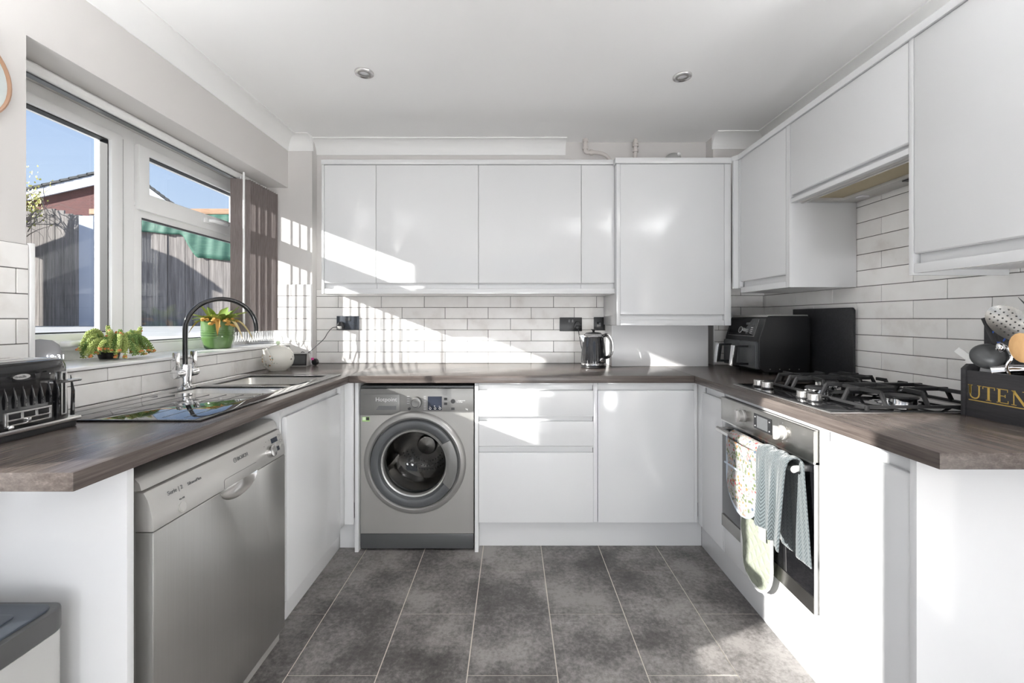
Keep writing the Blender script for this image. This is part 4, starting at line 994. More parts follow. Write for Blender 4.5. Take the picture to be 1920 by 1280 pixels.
for k in range(7):
    x = -1.34 + k * .065; MB().box(x - .0012, x + .0012, 1.255, 1.635, ZW + .006, ZW + .0066).build('drainer_rib', 'screen_grey', t)
MB().cells('z', ZW + .0058, ZW + .0064, (SX0 + .004, SX1 - .004), (SY0 + .004, SY1 - .004), [(SX0 + .006, SX1 - .006, SY0 + .006, SY1 - .006)]).build('edge_line', 'satin_chrome', t)
t = thing('mixer_tap', (-1.36, 1.80, ZW), 'chrome mixer tap with tall arched dark spout', 'tap')
TZ = ZW + .006
MB().lathe([(.027, 0), (.027, .006), (.0225, .010), (.0225, .092), (.019, .098), (0, .098)], (-1.36, 1.80, TZ), (0, 0, 1), 32).build('body', 'chrome', t)
for sgn in (-1, 1):
    v = MB().cyl((-1.36, 1.80 + sgn * .018, TZ + .062), (-1.36, 1.80 + sgn * .060, TZ + .062), .0185, seg=24).build('valve', 'chrome', t, bevel=.002)
    MB().box(-1.368, -1.352, 1.80 + sgn * .048 - .011, 1.80 + sgn * .048 + .011, TZ + .075, TZ + .150).build('lever', 'chrome', v, bevel=.004)
sd = Vector((.195, .17, 0)); rr = sd.length / 2; sn = sd.normalized(); zc = 1.166
path = [Vector((-1.36, 1.80, TZ + .098)), Vector((-1.36, 1.80, 1.05)), Vector((-1.36, 1.80, 1.12))] + [Vector((-1.36, 1.80, zc)) + sn * (rr - rr * math.cos(R(a))) + Vector((0, 0, rr * math.sin(R(a)))) for a in range(0, 181, 9)] + [Vector((-1.165, 1.97, 1.15))]
MB().tube(path, .0095, 14).build('spout', 'black_gloss', t)
MB().cyl((-1.165, 1.97, 1.153), (-1.165, 1.97, 1.145), .0105, seg=16).build('aerator', 'chrome', t)

# ------------------------------------------------------------------ toaster
t = thing('toaster', (-1.285, 1.01, ZW), 'black fluted four-slice toaster with chrome trim beside the sink', 'toaster')
TX0, TX1, TY0, TY1 = -1.385, -1.192, .835, 1.195
MB().box(TX0 + .006, TX1 - .004, TY0 + .006, TY1 - .006, ZW, ZW + .016).build('base', 'black_matt', t, bevel=.004)
MB().box(TX0, TX1 + .002, TY0 - .002, TY1 + .002, ZW + .0165, ZW + .028).build('chrome_band', 'satin_chrome', t, bevel=.004)
m = MB(); zb, zt = ZW + .0285, ZW + .186
def shell(u, v):
    a = 2 * math.pi * u; n = 5.0; c, s_ = math.cos(a), math.sin(a)
    sx = math.copysign(abs(c) ** (2 / n), c); sy = math.copysign(abs(s_) ** (2 / n), s_)
    if v < .6: w = 1 - .03 * v / .6; z = zb + (zt - .04 - zb) * v / .6
    elif v < .96: b = (v - .6) / .36 * math.pi / 2; w = .97 - .035 * 4 * (1 - math.cos(b)) * .8; z = zt - .04 + .04 * math.sin(b)
    else: w = (.97 - .112) * max(0, 1 - (v - .96) / .04); z = zt
    hx, hy = (TX1 - TX0) / 2, (TY1 - TY0) / 2
    return ((TX0 + TX1) / 2 + hx * sx * w, (TY0 + TY1) / 2 + (hy - hx * (1 - w)) * sy, z)
m.grid(shell, 72, 24, True); m.build('body', 'black_gloss', t, ang=60)
MB().cells('z', zt - .001, zt + .004, (TX0 + .032, TX1 - .032), (TY0 + .03, TY1 - .03), [(TX0 + .05, TX0 + .078, TY0 + .045, TY1 - .20), (TX1 - .078, TX1 - .05, TY0 + .045, TY1 - .20), (TX0 + .05, TX0 + .078, TY0 + .195, TY1 - .045), (TX1 - .078, TX1 - .05, TY0 + .195, TY1 - .045)]).build('top_plate', 'satin_chrome', t, bevel=.0015)
for k in range(17):
    y = .862 + k * .0195
    if 1.135 < y < 1.162: continue
    if y > 1.185: continue
    MB().tube([(TX1 - .001, y, zb + (.004 if not (1.012 < y < 1.122) else .05)), (TX1 + .0005, y, zb + .07), (TX1 - .006, y, zb + .112)], [.0045, .0038, .0008], 8).build('rib', 'black_gloss', t)
MB().cells('x', TX1 - .004, TX1 + .003, (1.016, 1.118), (zb + .008, zb + .042), [(1.022, 1.048, zb + .024, zb + .037), (1.054, 1.080, zb + .024, zb + .037), (1.086, 1.112, zb + .024, zb + .037), (1.022, 1.112, zb + .012, zb + .020)]).build('control_frame', 'satin_chrome', t, bevel=.001)
for yy in (1.035, 1.067, 1.099): MB().box(TX1 - .003, TX1 + .002, yy - .012, yy + .012, zb + .025, zb + .036).build('button', 'black_satin', t, bevel=.001)
MB().box(TX1 - .003, TX1 + .001, 1.022, 1.112, zb + .0125, zb + .0195).build('slider_track', 'black_satin', t)
MB().box(TX1, TX1 + .008, 1.058, 1.066, zb + .010, zb + .022).build('slider', 'chrome', t, bevel=.001)
MB().ball((TX1 + .004, 1.025, zb + .006), .006).build('cancel_button', 'chrome', t)
for yy in (1.149, .93):
    MB().cells('x', TX1 - .006, TX1 + .0028, (yy - .0075, yy + .0075), (zb + .010, zb + .125), [(yy - .0035, yy + .0035, zb + .014, zb + .121)]).build('lever_track', 'satin_chrome', t, bevel=.001)
    MB().prism([(TX1 - .002, zb + .094), (TX1 + .030, zb + .098), (TX1 + .034, zb + .102), (TX1 + .030, zb + .105), (TX1 - .002, zb + .104)], 'y', yy - .018, yy + .018).build('lever', 'satin_chrome', t, bevel=.002)
bd = MB().prism([(1.034 + .019 + .019 * math.cos(R(a)) * 1.0, zb + .1235 + .0065 * math.sin(R(a))) for a in range(0, 360, 20)], 'x', TX1 - .012, TX1 - .001).build('badge', 'satin_chrome', t)
text('Breville', .0085, (TX1 - .0006, 1.0375, zb + .121), (0, 1, 0), (0, 0, 1), 'lettering_dark', t)
text('o', .006, (TX1 - .004, 1.118, zb + .122), (0, 1, 0), (0, 0, 1), 'lettering_pale', t)

# ------------------------------------------------------------------ window sill
ZS = 1.0506
t = thing('smart_speaker', (-1.55, 1.42, ZS), 'grey fabric smart speaker with lit clock digits at the near end of the sill', 'speaker')
MB().lathe([(.030, 0), (.044, .008), (.051, .03), (.051, .05), (.044, .072), (.028, .087), (0, .092)], (-1.55, 1.42, ZS), (0, 0, 1), 36).build('shell', 'speaker_fabric', t)
text('18:31', .021, (-1.503, 1.392, ZS + .027), Vector((.62, .78, 0)), (0, 0, 1), 'led_white', t, 'clock_digits')
# succulent
SCX, SCY = -1.548, 1.70
t = thing('trailing_succulent', (SCX, SCY, ZS), 'bushy trailing green succulent with orange tips on the sill', 'plant')
MB().lathe([(0, .001), (.03, .001), (.036, .025), (.034, .028), (0, .025)], (SCX - .055, SCY + .02, ZS), (0, 0, 1), 20).build('pot', 'black_satin', t)
rs = random.Random(21)
for k in range(66):
    a = rs.uniform(0, 2 * math.pi); c, s_ = math.cos(a), math.sin(a); low = k < 50
    rf_ = rs.uniform(.55, 1.0) if low else rs.uniform(.2, .7)
    end = Vector((SCX + c * .093 * rf_, SCY + s_ * .135 * rf_, ZS + (rs.uniform(.010, .045) if low else rs.uniform(.085, .13))))
    p0 = Vector((SCX - .02 + .03 * c, SCY + .05 * s_ * rs.random(), ZS + rs.uniform(.02, .05)))
    pm = p0 * .45 + end * .55 + Vector((rs.uniform(-.02, .02), rs.uniform(-.03, .03), rs.uniform(.06, .15) if low else .02))
    pm.x = max(pm.x, -1.66)
    bz_ = lambda u: p0 * (1 - u) ** 2 + pm * 2 * u * (1 - u) + end * u ** 2
    m = MB(); m.tube([bz_(q / 9) for q in range(10)], .0020, 5)
    Ls = sum((bz_((q + 1) / 9) - bz_(q / 9)).length for q in range(9)); nb = max(8, int(Ls / .0062))
    for q in range(nb):
        u = .05 + .95 * q / (nb - 1); p = bz_(u); tg = ((pm - p0) * (1 - u) + (end - pm) * u).normalized()
        sd1 = tg.cross(Vector((0, 0, 1)) if abs(tg.z) < .9 else Vector((1, 0, 0))).normalized(); sd2 = tg.cross(sd1)
        for w_ in range(4):
            an = w_ * math.pi / 2 + (q % 2) * .785; dv = sd1 * math.cos(an) + sd2 * math.sin(an); m.ball(p + dv * .0052, (.0030, .0030, .0030), 5, 4)
    for i_, vv in enumerate(m.v):
        if vv[2] < ZS + .001: m.v[i_] = (vv[0], vv[1], ZS + .001)
    st = m.build('stem', 'succulent' if rs.random() < .65 else 'succulent_dark', t, weld=False)
    if rs.random() < .4:
        tp = MB()
        for w_ in range(5): tp.ball(end + Vector((rs.uniform(-.005, .005), rs.uniform(-.005, .005), rs.uniform(0, .007))), .0045, 6, 4)
        tp.build('tip', 'succulent_tip', st)
# green pot
PX, PY = -1.572, 2.315
t = thing('potted_plant', (PX, PY, ZS), 'leafy green and yellow plant in a glazed green pot on the sill', 'plant')
MB().lathe([(0, .001), (.058, .001), (.062, .004), (.075, .052), (.077, .06), (.0755, .064), (.0785, .10), (.0785, .146), (.075, .150), (.071, .146), (.070, .125), (0, .122)], (PX, PY, ZS), (0, 0, 1), 40).build('pot', 'pot_green', t)
for z in (.072, .084, .096): MB().lathe([(.0775, z - .0018), (.0795, z), (.078, z + .0018)], (PX, PY, ZS), (0, 0, 1), 40).build('pot_band', 'pot_green', t)
MB().lathe([(0, .130), (.069, .127)], (PX, PY, ZS), (0, 0, 1), 24).build('soil', 'soil', t)
rp = random.Random(4)
def leaf(base, d, L, W, droop, mname, name='leaf'):
    d = Vector(d).normalized(); side = d.cross(Vector((0, 0, 1))).normalized(); m = MB(); n = 7; vs_ = []
    for q in range(n + 1):
        u = q / n; p = Vector(base) + d * L * u + Vector((0, 0, -droop * u * u * L)); w = W * math.sin(math.pi * min(1, .12 + .88 * u)) ** .8 * (1 - .1 * u)
        vs_ += [p - side * w + Vector((0, 0, .006 * w / W)), p + Vector((0, 0, -.004)), p + side * w + Vector((0, 0, .006 * w / W))]
    fs = []
    for q in range(n):
        for k in (0, 1): fs.append((q * 3 + k, q * 3 + k + 1, q * 3 + k + 4, q * 3 + k + 3))
    m.add(vs_, fs); return m.build(name, mname, t, ang=80)
for k in range(26):
    a = 2 * math.pi * k / 26 + rp.uniform(-.2, .2); el = rp.uniform(.45, 1.5); b0 = (PX + .02 * math.cos(a), PY + .02 * math.sin(a), ZS + .128)
    leaf(b0, (math.cos(a), math.sin(a) if math.sin(a) < .3 else math.sin(a) * .6, el + .25), rp.uniform(.10, .165), rp.uniform(.015, .021), rp.uniform(.1, .5), rp.choice(['leaf_green', 'leaf_light', 'leaf_light', 'leaf_green', 'leaf_cream']))
for k in range(34):
    a = rp.uniform(-1.9, .3); r_ = rp.uniform(.05, .092); p = Vector((PX + r_ * math.cos(a), PY + r_ * math.sin(a), ZS + rp.uniform(.118, .158)))
    MB().ball(p, (rp.uniform(.008, .014), rp.uniform(.008, .014), rp.uniform(.006, .010)), 7, 5).build('withered_flower', 'leaf_dry', t)
for (a, L) in ((.2, .11), (-.25, .10), (.7, .10), (-1.0, .085), (3.6, .07)): leaf((PX + .06 * math.cos(a), PY + .06 * math.sin(a), ZS + .152), (math.cos(a), math.sin(a), .15), L, .011, 1.1, 'leaf_cream' if L > .09 else 'leaf_dry', 'dry_leaf')

# ------------------------------------------------------------------ left back corner
TPX, TPY = -1.325, 2.45
t = thing('teapot', (TPX, TPY, ZW), 'round cream china teapot with painted flowers and green lid knob', 'teapot')
MB().lathe([(0, .001), (.045, .001), (.048, .006), (.058, .012), (.076, .035), (.083, .065), (.080, .090), (.066, .115), (.045, .130), (.030, .135)], (TPX, TPY, ZW), (0, 0, 1), 40).build('body', 'painted_china', t)
l_ = MB().lathe([(.044, .1315), (.036, .137), (.018, .1425), (.006, .144), (.006, .148), (0, .149)], (TPX, TPY, ZW), (0, 0, 1), 32).build('lid', 'painted_china', t)
MB().ball((TPX, TPY, ZW + .157), .0115).build('knob', 'pale_sticker', l_)
sv = Vector((-.05, -1, 0)).normalized(); c0 = Vector((TPX, TPY, ZW))
MB().tube([c0 + sv * .055 + Vector((0, 0, .048)), c0 + sv * .09 + Vector((0, 0, .075)), c0 + sv * .108 + Vector((0, 0, .105)), c0 + sv * .120 + Vector((0, 0, .128))], [.030, .023, .015, .011], 16).build('spout', 'painted_china', t)
MB().lathe([(.0075, 0), (0, -.001)], c0 + sv * .1202 + Vector((0, 0, .1285)), sv * .45 + Vector((0, 0, .9)), 14).build('spout_hole', 'black_matt', t)
MB().tube([c0 - sv * .06 + Vector((0, 0, .112)), c0 - sv * .105 + Vector((0, 0, .118)), c0 - sv * .122 + Vector((0, 0, .085)), c0 - sv * .105 + Vector((0, 0, .045)), c0 - sv * .072 + Vector((0, 0, .035))], .008, 10).build('handle', 'painted_china', t)
t = thing('smart_display', (-1.31, 2.68, ZW), 'small grey-framed smart display leaning beside the teapot', 'display')
def rotz(m, a, c): return m.xf(Matrix.Translation(c) @ Matrix.Rotation(a, 4, 'Z') @ Matrix.Translation(-Vector(c)))
cD = Vector((-1.315, 2.67, 0)); aD = R(6)
rotz(MB().prism([(2.655, ZW), (2.725, ZW), (2.715, ZW + .02), (2.685, ZW + .078), (2.672, ZW + .082), (2.665, ZW + .078)], 'x', -1.365, -1.262), aD, cD).build('casing', 'bin_grey', t, bevel=.003)
def sl(y0, z0, y1, z1, x0, x1, off): return MB().add([(x0, y0 - off, z0), (x1, y0 - off, z0), (x1, y1 - off, z1), (x0, y1 - off, z1), (x0, y0 - off + .002, z0), (x1, y0 - off + .002, z0), (x1, y1 - off + .002, z1), (x0, y1 - off + .002, z1)], [(0, 1, 2, 3), (4, 5, 6, 7), (0, 1, 5, 4), (1, 2, 6, 5), (2, 3, 7, 6), (3, 0, 4, 7)])
rotz(sl(2.6556, ZW + .005, 2.6645, ZW + .076, -1.361, -1.266, .0012), aD, cD).build('bezel', 'black_satin', t)
rotz(sl(2.6566, ZW + .013, 2.6635, ZW + .068, -1.353, -1.274, .0022), aD, cD).build('screen', 'screen_grey', t)
t = thing('cable_tidy', (-1.235, 2.70, ZW), 'small black disc with a pink tag beside the smart display', 'gadget')
MB().lathe([(0, -.011), (.018, -.011), (.021, -.007), (.021, .007), (.018, .011), (0, .011)], (-1.235, 2.715, ZW + .0215), (.3, 1, 0), 24).build('disc', 'black_satin', t)
MB().box(-1.257, -1.240, 2.704, 2.712, ZW + .034, ZW + .048).build('tag', 'pink', t, bevel=.002)
def socket(x0, x1, z0, z1, label, m_='socket_grey', double=True):
    t = thing('wall_socket' if double else 'wall_switch', ((x0 + x1) / 2, YB - .013, z0), label, 'socket' if double else 'switch'); ys = YB - TT - .0005
    MB().box(x0, x1, ys - .008, ys, z0, z1).build('plate', m_, t, bevel=.002)
    cx, zt = (x0 + x1) / 2, z1
    if double:
        for dx in (-.0105, .0105): MB().box(cx + dx - .007, cx + dx + .007, ys - .0105, ys - .0075, zt - .032, zt - .012).build('rocker', 'graphite_dark', t, bevel=.001)
        for sg in (-1, 1):
            c = cx + sg * .042
            for (dx, dz, w, h) in ((0, .012, .004, .009), (-.011, -.010, .007, .004), (.011, -.010, .007, .004)): MB().box(c + dx - w / 2, c + dx + w / 2, ys - .0084, ys - .0079, (z0 + z1) / 2 - .008 + dz - h / 2, (z0 + z1) / 2 - .008 + dz + h / 2).build('pin_hole', 'black_matt', t)
    else:
        MB().box(cx - .017, cx + .017, ys - .0095, ys - .0075, (z0 + z1) / 2 - .018, (z0 + z1) / 2 + .012).build('rocker_frame', 'black_gloss', t)
        MB().box(cx - .004, cx + .010, ys - .0125, ys - .009, (z0 + z1) / 2 - .014, (z0 + z1) / 2 + .008).build('rocker', 'graphite_dark', t, bevel=.001)
    return t
socket(-1.149, -1.003, 1.1365, 1.2265, 'blue-grey double wall socket with a plug, near the window')
socket(.3125, .4585, 1.1275, 1.217, 'black double wall socket left of the kettle', 'black_satin')
socket(.537, .609, 1.132, 1.219, 'black wall switch partly behind the kettle', 'black_satin', False)
ys = YB - TT - .009
def plug(x, z, label, path, m_):
    t = thing('plug_and_cable', (x, ys, z), label, 'plug')
    MB().prism([(x - .022, z - .02), (x + .022, z - .02), (x + .024, z), (x + .010, z + .024), (x - .010, z + .024), (x - .024, z)], 'y', ys - .018, ys).build('plug', 'black_satin', t, bevel=.004)
    MB().prism([(x - .014, z - .024), (x + .014, z - .024), (x + .014, z - .004), (x - .014, z - .004)], 'y', ys - .034, ys - .0182).build('grip', m_, t, bevel=.004)
    MB().tube(path, .0024, 7).build('cable', 'cable_dark', t)
def spline(P, n=8):
    P = [Vector(p) for p in P]; out = []
    for i in range(len(P) - 1):
        a, b_, c, d_ = P[max(i - 1, 0)], P[i], P[i + 1], P[min(i + 2, len(P) - 1)]
        for k in range(n):
            u = k / n; out.append(.5 * ((2 * b_) + (c - a) * u + (2 * a - 5 * b_ + 4 * c - d_) * u * u + (3 * b_ - a - 3 * c + d_) * u ** 3))
    return out + [P[-1]]
plug(-1.118, 1.165, 'black plug in the left socket with a cable down to the smart display',
     spline([(-1.13, ys - .03, 1.155), (-1.155, ys - .05, 1.15), (-1.18, ys - .06, 1.12), (-1.20, 2.76, 1.08), (-1.24, 2.75, 1.04), (-1.275, 2.74, 1.005), (-1.30, 2.735, .99), (-1.325, 2.735, 1.0), (-1.335, 2.735, .985), (-1.32, 2.735, .965), (-1.30, 2.73, .95)]), 'white_knob')
plug(.428, 1.168, 'black plug in the right socket with the kettle lead',
     spline([(.428, ys - .03, 1.150), (.43, ys - .045, 1.12), (.436, ys - .05, 1.08), (.45, ys - .04, 1.02), (.47, ys - .03, .95), (.50, 2.79, .921), (.56, 2.74, .920)]), 'black_satin')

# ------------------------------------------------------------------ kettle
KX, KY = .49, 2.60
t = thing('kettle', (KX, KY, ZW), 'shiny black fluted jug kettle with chrome trim', 'kettle')
MB().lathe([(.072, 0), (.075, .004), (.075, .012), (.070, .014), (0, .014)], (KX, KY, ZW), (0, 0, 1), 36).build('power_base', 'black_satin', t)
MB().lathe([(.072, .0145), (.077, .018), (.077, .027), (.074, .030)], (KX, KY, ZW), (0, 0, 1), 40).build('chrome_band', 'chrome', t)
m = MB()
def kb(u, v):
    a = 2 * math.pi * u; z = ZW + .029 + .155 * v; r = .074 - .013 * v ** 1.6; fl = .0012 * math.cos(28 * a) * (1 - v) * min(1, v * 6); r += fl
    return (KX + r * math.cos(a), KY + r * math.sin(a), z)
m.grid(kb, 112, 14, True); m.build('body', 'black_gloss', t, ang=70)
MB().lathe([(.061, .184), (.062, .187), (.054, .199), (.048, .203)], (KX, KY, ZW), (0, 0, 1), 40).build('collar', 'chrome', t)
MB().lathe([(.052, .1995), (.042, .209), (.02, .213), (0, .214)], (KX, KY, ZW), (0, 0, 1), 32).build('lid', 'black_gloss', t)
MB().lathe([(.006, .212), (.009, .222), (.016, .226), (.016, .230), (0, .231)], (KX, KY, ZW), (0, 0, 1), 20).build('lid_knob', 'black_satin', t)
MB().prism([(KX - .055, ZW + .135), (KX - .085, ZW + .19), (KX - .082, ZW + .197), (KX - .045, ZW + .19)], 'y', KY - .018, KY + .018).build('spout', 'chrome', t, bevel=.008)
hp_ = spline([(KX + .05, KY - .02, ZW + .188), (KX + .075, KY - .03, ZW + .195), (KX + .094, KY - .038, ZW + .165), (KX + .099, KY - .04, ZW + .115), (KX + .090, KY - .035, ZW + .075), (KX + .072, KY - .02, ZW + .06)], 6)
hd = MB().tube(hp_, .010, 10).build('handle', 'black_satin', t)
MB().tube([Vector(p) + Vector((.006, -.006, .002)) for p in hp_], .006, 8).build('handle_trim', 'chrome', hd)
MB().lathe([(.013, 0), (.013, .004), (.0095, .006), (0, .0055)], (KX + .035, KY - .0665, ZW + .05), (.45, -1, 0), 24).build('badge', 'chrome', t)

# ------------------------------------------------------------------ air fryer and chopping board
t = thing('air_fryer', (1.42, 2.42, ZW), 'black dual-drawer air fryer with chrome handles in the right corner', 'air fryer')
AY0, AY1 = 2.245, 2.60
MB().prism([(1.31, ZW + .012), (1.545, ZW + .012), (1.550, ZW + .02), (1.550, ZW + .295), (1.535, ZW + .308), (1.335, ZW + .308), (1.318, ZW + .298), (1.283, ZW + .185), (1.283, ZW + .04)], 'y', AY0, AY1).build('body', 'black_satin', t, bevel=.012, seg=3)
MB().box(1.325, 1.54, AY0 + .004, AY1 - .004, ZW + .300, ZW + .3135).build('top_plate', 'graphite', t, bevel=.003)
for sx in (1.34, 1.52):
    for sy in (AY0 + .04, AY1 - .04): MB().cyl((sx, sy, ZW), (sx, sy, ZW + .0125), .014, seg=12).build('foot', 'black_matt', t)
for k, (y0, y1) in enumerate(((2.252, 2.418), (2.427, 2.593))):
    d_ = MB().box(1.268, 1.30, y0, y1, ZW + .028, ZW + .172).build('drawer', 'dark_grey_plastic', t, bevel=.008, seg=3)
    yc = (y0 + y1) / 2
    MB().prism([(1.270, ZW + .150), (1.215, ZW + .150), (1.198, ZW + .145), (1.186, ZW + .045), (1.270, ZW + .045), (1.270, ZW + .056), (1.203, ZW + .056), (1.213, ZW + .139), (1.270, ZW + .139)], 'y', yc - .014, yc + .014).build('handle', 'black_satin', d_, bevel=.002)
    MB().prism([(1.1965, ZW + .150), (1.1835, ZW + .040), (1.1775, ZW + .040), (1.1895, ZW + .150)], 'y', yc - .016, yc + .016).build('handle_plate', 'chrome', d_, bevel=.002)
pd = Vector((.035, 0, .113)).normalized(); pn = Vector((-.113, 0, .035)).normalized(); pb = Vector((1.283, 0, ZW + .185))
def pp(s_, y, off): v_ = pb + pd * s_ + pn * off; return (v_.x, y, v_.z)
def slab(s0, s1, y0, y1, o0, o1): return MB().add([pp(s, y, o) for o in (o0, o1) for (s, y) in ((s0, y0), (s0, y1), (s1, y1), (s1, y0))], [(0, 1, 2, 3), (4, 5, 6, 7), (0, 1, 5, 4), (1, 2, 6, 5), (2, 3, 7, 6), (3, 0, 4, 7)])
slab(.013, .110, 2.30, 2.575, -.002, .0012).build('panel_border', 'satin_chrome', t); slab(.0155, .112, 2.3025, 2.5725, .0, .002).build('control_panel', 'black_gloss', t)
MB().lathe([(.017, 0), (.017, .010), (.0155, .012), (0, .012)], pp(.045, 2.43, .002), pn, 28).build('dial', 'black_satin', t); MB().lathe([(.0155, .012), (.0170, .0128), (.0185, .012), (.0185, 0)], pp(.045, 2.43, .002), pn, 28).build('dial_ring', 'chrome', t)
slab(.075, .093, 2.325, 2.35, .002, .0026).build('display_digit', 'screen_grey', t); slab(.078, .090, 2.37, 2.41, .002, .0026).build('display_digit', 'screen_grey', t)
for k in range(4): slab(.030 + k * .010, .032 + k * .010, 2.33, 2.35, .002, .0025).build('panel_mark', 'lettering_pale', t); slab(.030 + k * .007, .0315 + k * .007, 2.372, 2.392, .002, .0025).build('panel_mark', 'lettering_pale', t)
for k in range(4): MB().cyl((1.34 + .05 * k, AY0 - .0005, ZW + .03), (1.34 + .05 * k, AY0 + .001, ZW + .03), .003, seg=8).build('screw', 'graphite', t)
m = MB().prism([(1.99 + .012, ZW), (2.42, ZW), (2.42, ZW + .345), (1.99 + .012, ZW + .345), (1.99, ZW + .333), (1.99, ZW + .012)], 'x', 1.5705, 1.582)
tag(m.build('chopping_board', 'slate_black', bevel=.003), 'black rectangular worktop saver board leaning on the tiles behind the air fryer', 'board')

# ------------------------------------------------------------------ utensil crate and utensils
t = thing('utensil_crate', (1.45, 1.15, ZW), 'dark wooden utensil crate with gold lettering at the right edge', 'crate')
UX0, UX1, UY0, UY1 = 1.375, 1.525, .985, 1.322
MB().box(UX0, UX0 + .010, UY0, UY1 - .0125, ZW, ZW + .138).build('front_board', 'dark_wood', t, bevel=.001)
MB().box(UX1 - .010, UX1, UY0, UY1 - .0125, ZW, ZW + .138).build('back_board', 'dark_wood', t, bevel=.001)
for y in (UY1 - .012, UY0 - .0125):
    MB().prism([(UX0 - .004, ZW), (UX1 + .004, ZW), (UX1 + .004, ZW + .138), (UX1 - .012, ZW + .156), (UX0 + .012, ZW + .156), (UX0 - .004, ZW + .142)], 'y', y, y + .012).build('end_board', 'dark_wood', t, bevel=.001)
MB().box(UX0 + .0105, UX1 - .0105, UY0, UY1 - .0125, ZW, ZW + .008).build('base_board', 'dark_wood', t)
LH = .040; z0 = ZW + .056; xf_ = UX0 - .0006
def stroke(m, pts, w):
    pts = [Vector((p[0], p[1])) for p in pts]
    L = []; Rr = []
    for i, p in enumerate(pts):
        d_ = (pts[min(i + 1, len(pts) - 1)] - pts[max(i - 1, 0)]).normalized(); n_ = Vector((-d_.y, d_.x)) * w / 2; L.append(p + n_); Rr.append(p - n_)
    for i in range(len(pts) - 1):
        q = [L[i], L[i + 1], Rr[i + 1], Rr[i]]; m.prism([(p.x, p.y) for p in q], 'x', xf_, xf_ + .0008)
GL = {'U': [([(.17, 1), (.17, .35), (.21, .16), (.34, .05), (.5, .02), (.64, .06), (.75, .17), (.79, .35), (.79, 1)], .09), ([(.02, .98), (.34, .98)], .045), ([(.66, .98), (.94, .98)], .045), ([(.17, 1), (.17, .35)], .15)],
      'T': [([(.45, 1), (.45, 0)], .15), ([(.05, .975), (.85, .975)], .055), ([(.07, 1), (.07, .80)], .045), ([(.83, 1), (.83, .80)], .045), ([(.28, .02), (.62, .02)], .045)],
      'E': [([(.2, 1), (.2, 0)], .15), ([(.05, .975), (.72, .975)], .05), ([(.2, .51), (.58, .51)], .05), ([(.05, .025), (.76, .025)], .05), ([(.71, 1), (.71, .80)], .04), ([(.75, 0), (.75, .21)], .04), ([(.57, .40), (.57, .62)], .04)],
      'N': [([(.16, 1), (.16, 0)], .06), ([(.14, .98), (.82, .02)], .15), ([(.82, 1), (.82, 0)], .06), ([(.02, .98), (.26, .98)], .045), ([(.02, .02), (.32, .02)], .045), ([(.66, .98), (.98, .98)], .045)],
      'S': [([(.66, .80), (.58, .93), (.42, .98), (.26, .94), (.17, .80), (.20, .66), (.36, .55), (.56, .44), (.66, .30), (.62, .13), (.46, .02), (.28, .03), (.16, .12), (.12, .26)], .10)],
      'I': [([(.3, 1), (.3, 0)], .15), ([(.12, .98), (.48, .98)], .045), ([(.12, .02), (.48, .02)], .045)],
      'L': [([(.2, 1), (.2, 0)], .15), ([(.05, .98), (.38, .98)], .045), ([(.05, .025), (.74, .025)], .05), ([(.73, 0), (.73, .22)], .04)]}
adv = {'U': .97, 'T': .93, 'E': .93, 'N': 1.05, 'S': .82, 'I': .62, 'L': .84}
yc = 1.3045
for ch in 'UTENSILS':
    m = MB()
    for pts, w in GL[ch]: stroke(m, [(yc - p * LH, z0 + q * LH) for p, q in pts], w * LH)
    m.build('letter', 'gold', t, smooth=False, weld=False); yc -= adv[ch] * LH * 1.0
MB().box(UX0 - .0006, UX0 + .0005, yc + .002, 1.302, z0 - .0065, z0 - .004).build('underline', 'gold', t)
def Pp(px, py, D): return Vector(((px - 960) * D / 811, D, CAM_Z - (py - 597) * D / 811))
def flatv(M, m): return m.xf(M)
def frame(c, n, u):
    n = Vector(n).normalized(); u = Vector(u); u = (u - n * u.dot(n)).normalized(); w = n.cross(u); M = Matrix((u, w, n)).transposed().to_4x4(); M.translation = Vector(c); return M
bz = ZW + .01
# skimmer
c = Pp(1895, 606, 1.20); foot = Vector((1.46, 1.12, bz))
t = thing('skimmer', foot, 'steel perforated skimmer sticking out of the utensil crate', 'skimmer')
ax = Vector((.55, -.1, -.75)).normalized()
M = frame(c, (-.75, -.75, .35), ax)
m = MB(); m.grid(lambda u, v: (.060 * v * math.cos(2 * math.pi * u), .040 * v * math.sin(2 * math.pi * u), -.012 * (1 - v * v)), 28, 7, True); m.grid(lambda u, v: (.060 * v * math.cos(2 * math.pi * u), .040 * v * math.sin(2 * math.pi * u), -.0135 * (1 - v * v) - .001), 28, 7, True)
bw = m.xf(M).build('bowl', 'oven_steel', t)
m = MB()
for i in range(-4, 5):
    for j in range(-2, 3):
        x, y = i * .0115, j * .0115
        if (x / .052) ** 2 + (y / .033) ** 2 < 1: m.lathe([(0, 0), (.0021, 0)], (x, y, -.0118 * (1 - (x / .06) ** 2 - (y / .04) ** 2) + .0006), (0, 0, 1), 8)
o = m.xf(M).build('perforations', 'black_matt', bw); o['kind'] = 'stuff'
MB().tube([M @ Vector((.058, 0, 0)), Vector((1.455, 1.14, 1.10)), foot], [.005, .005, .006], 8).build('handle', 'satin_chrome', t)
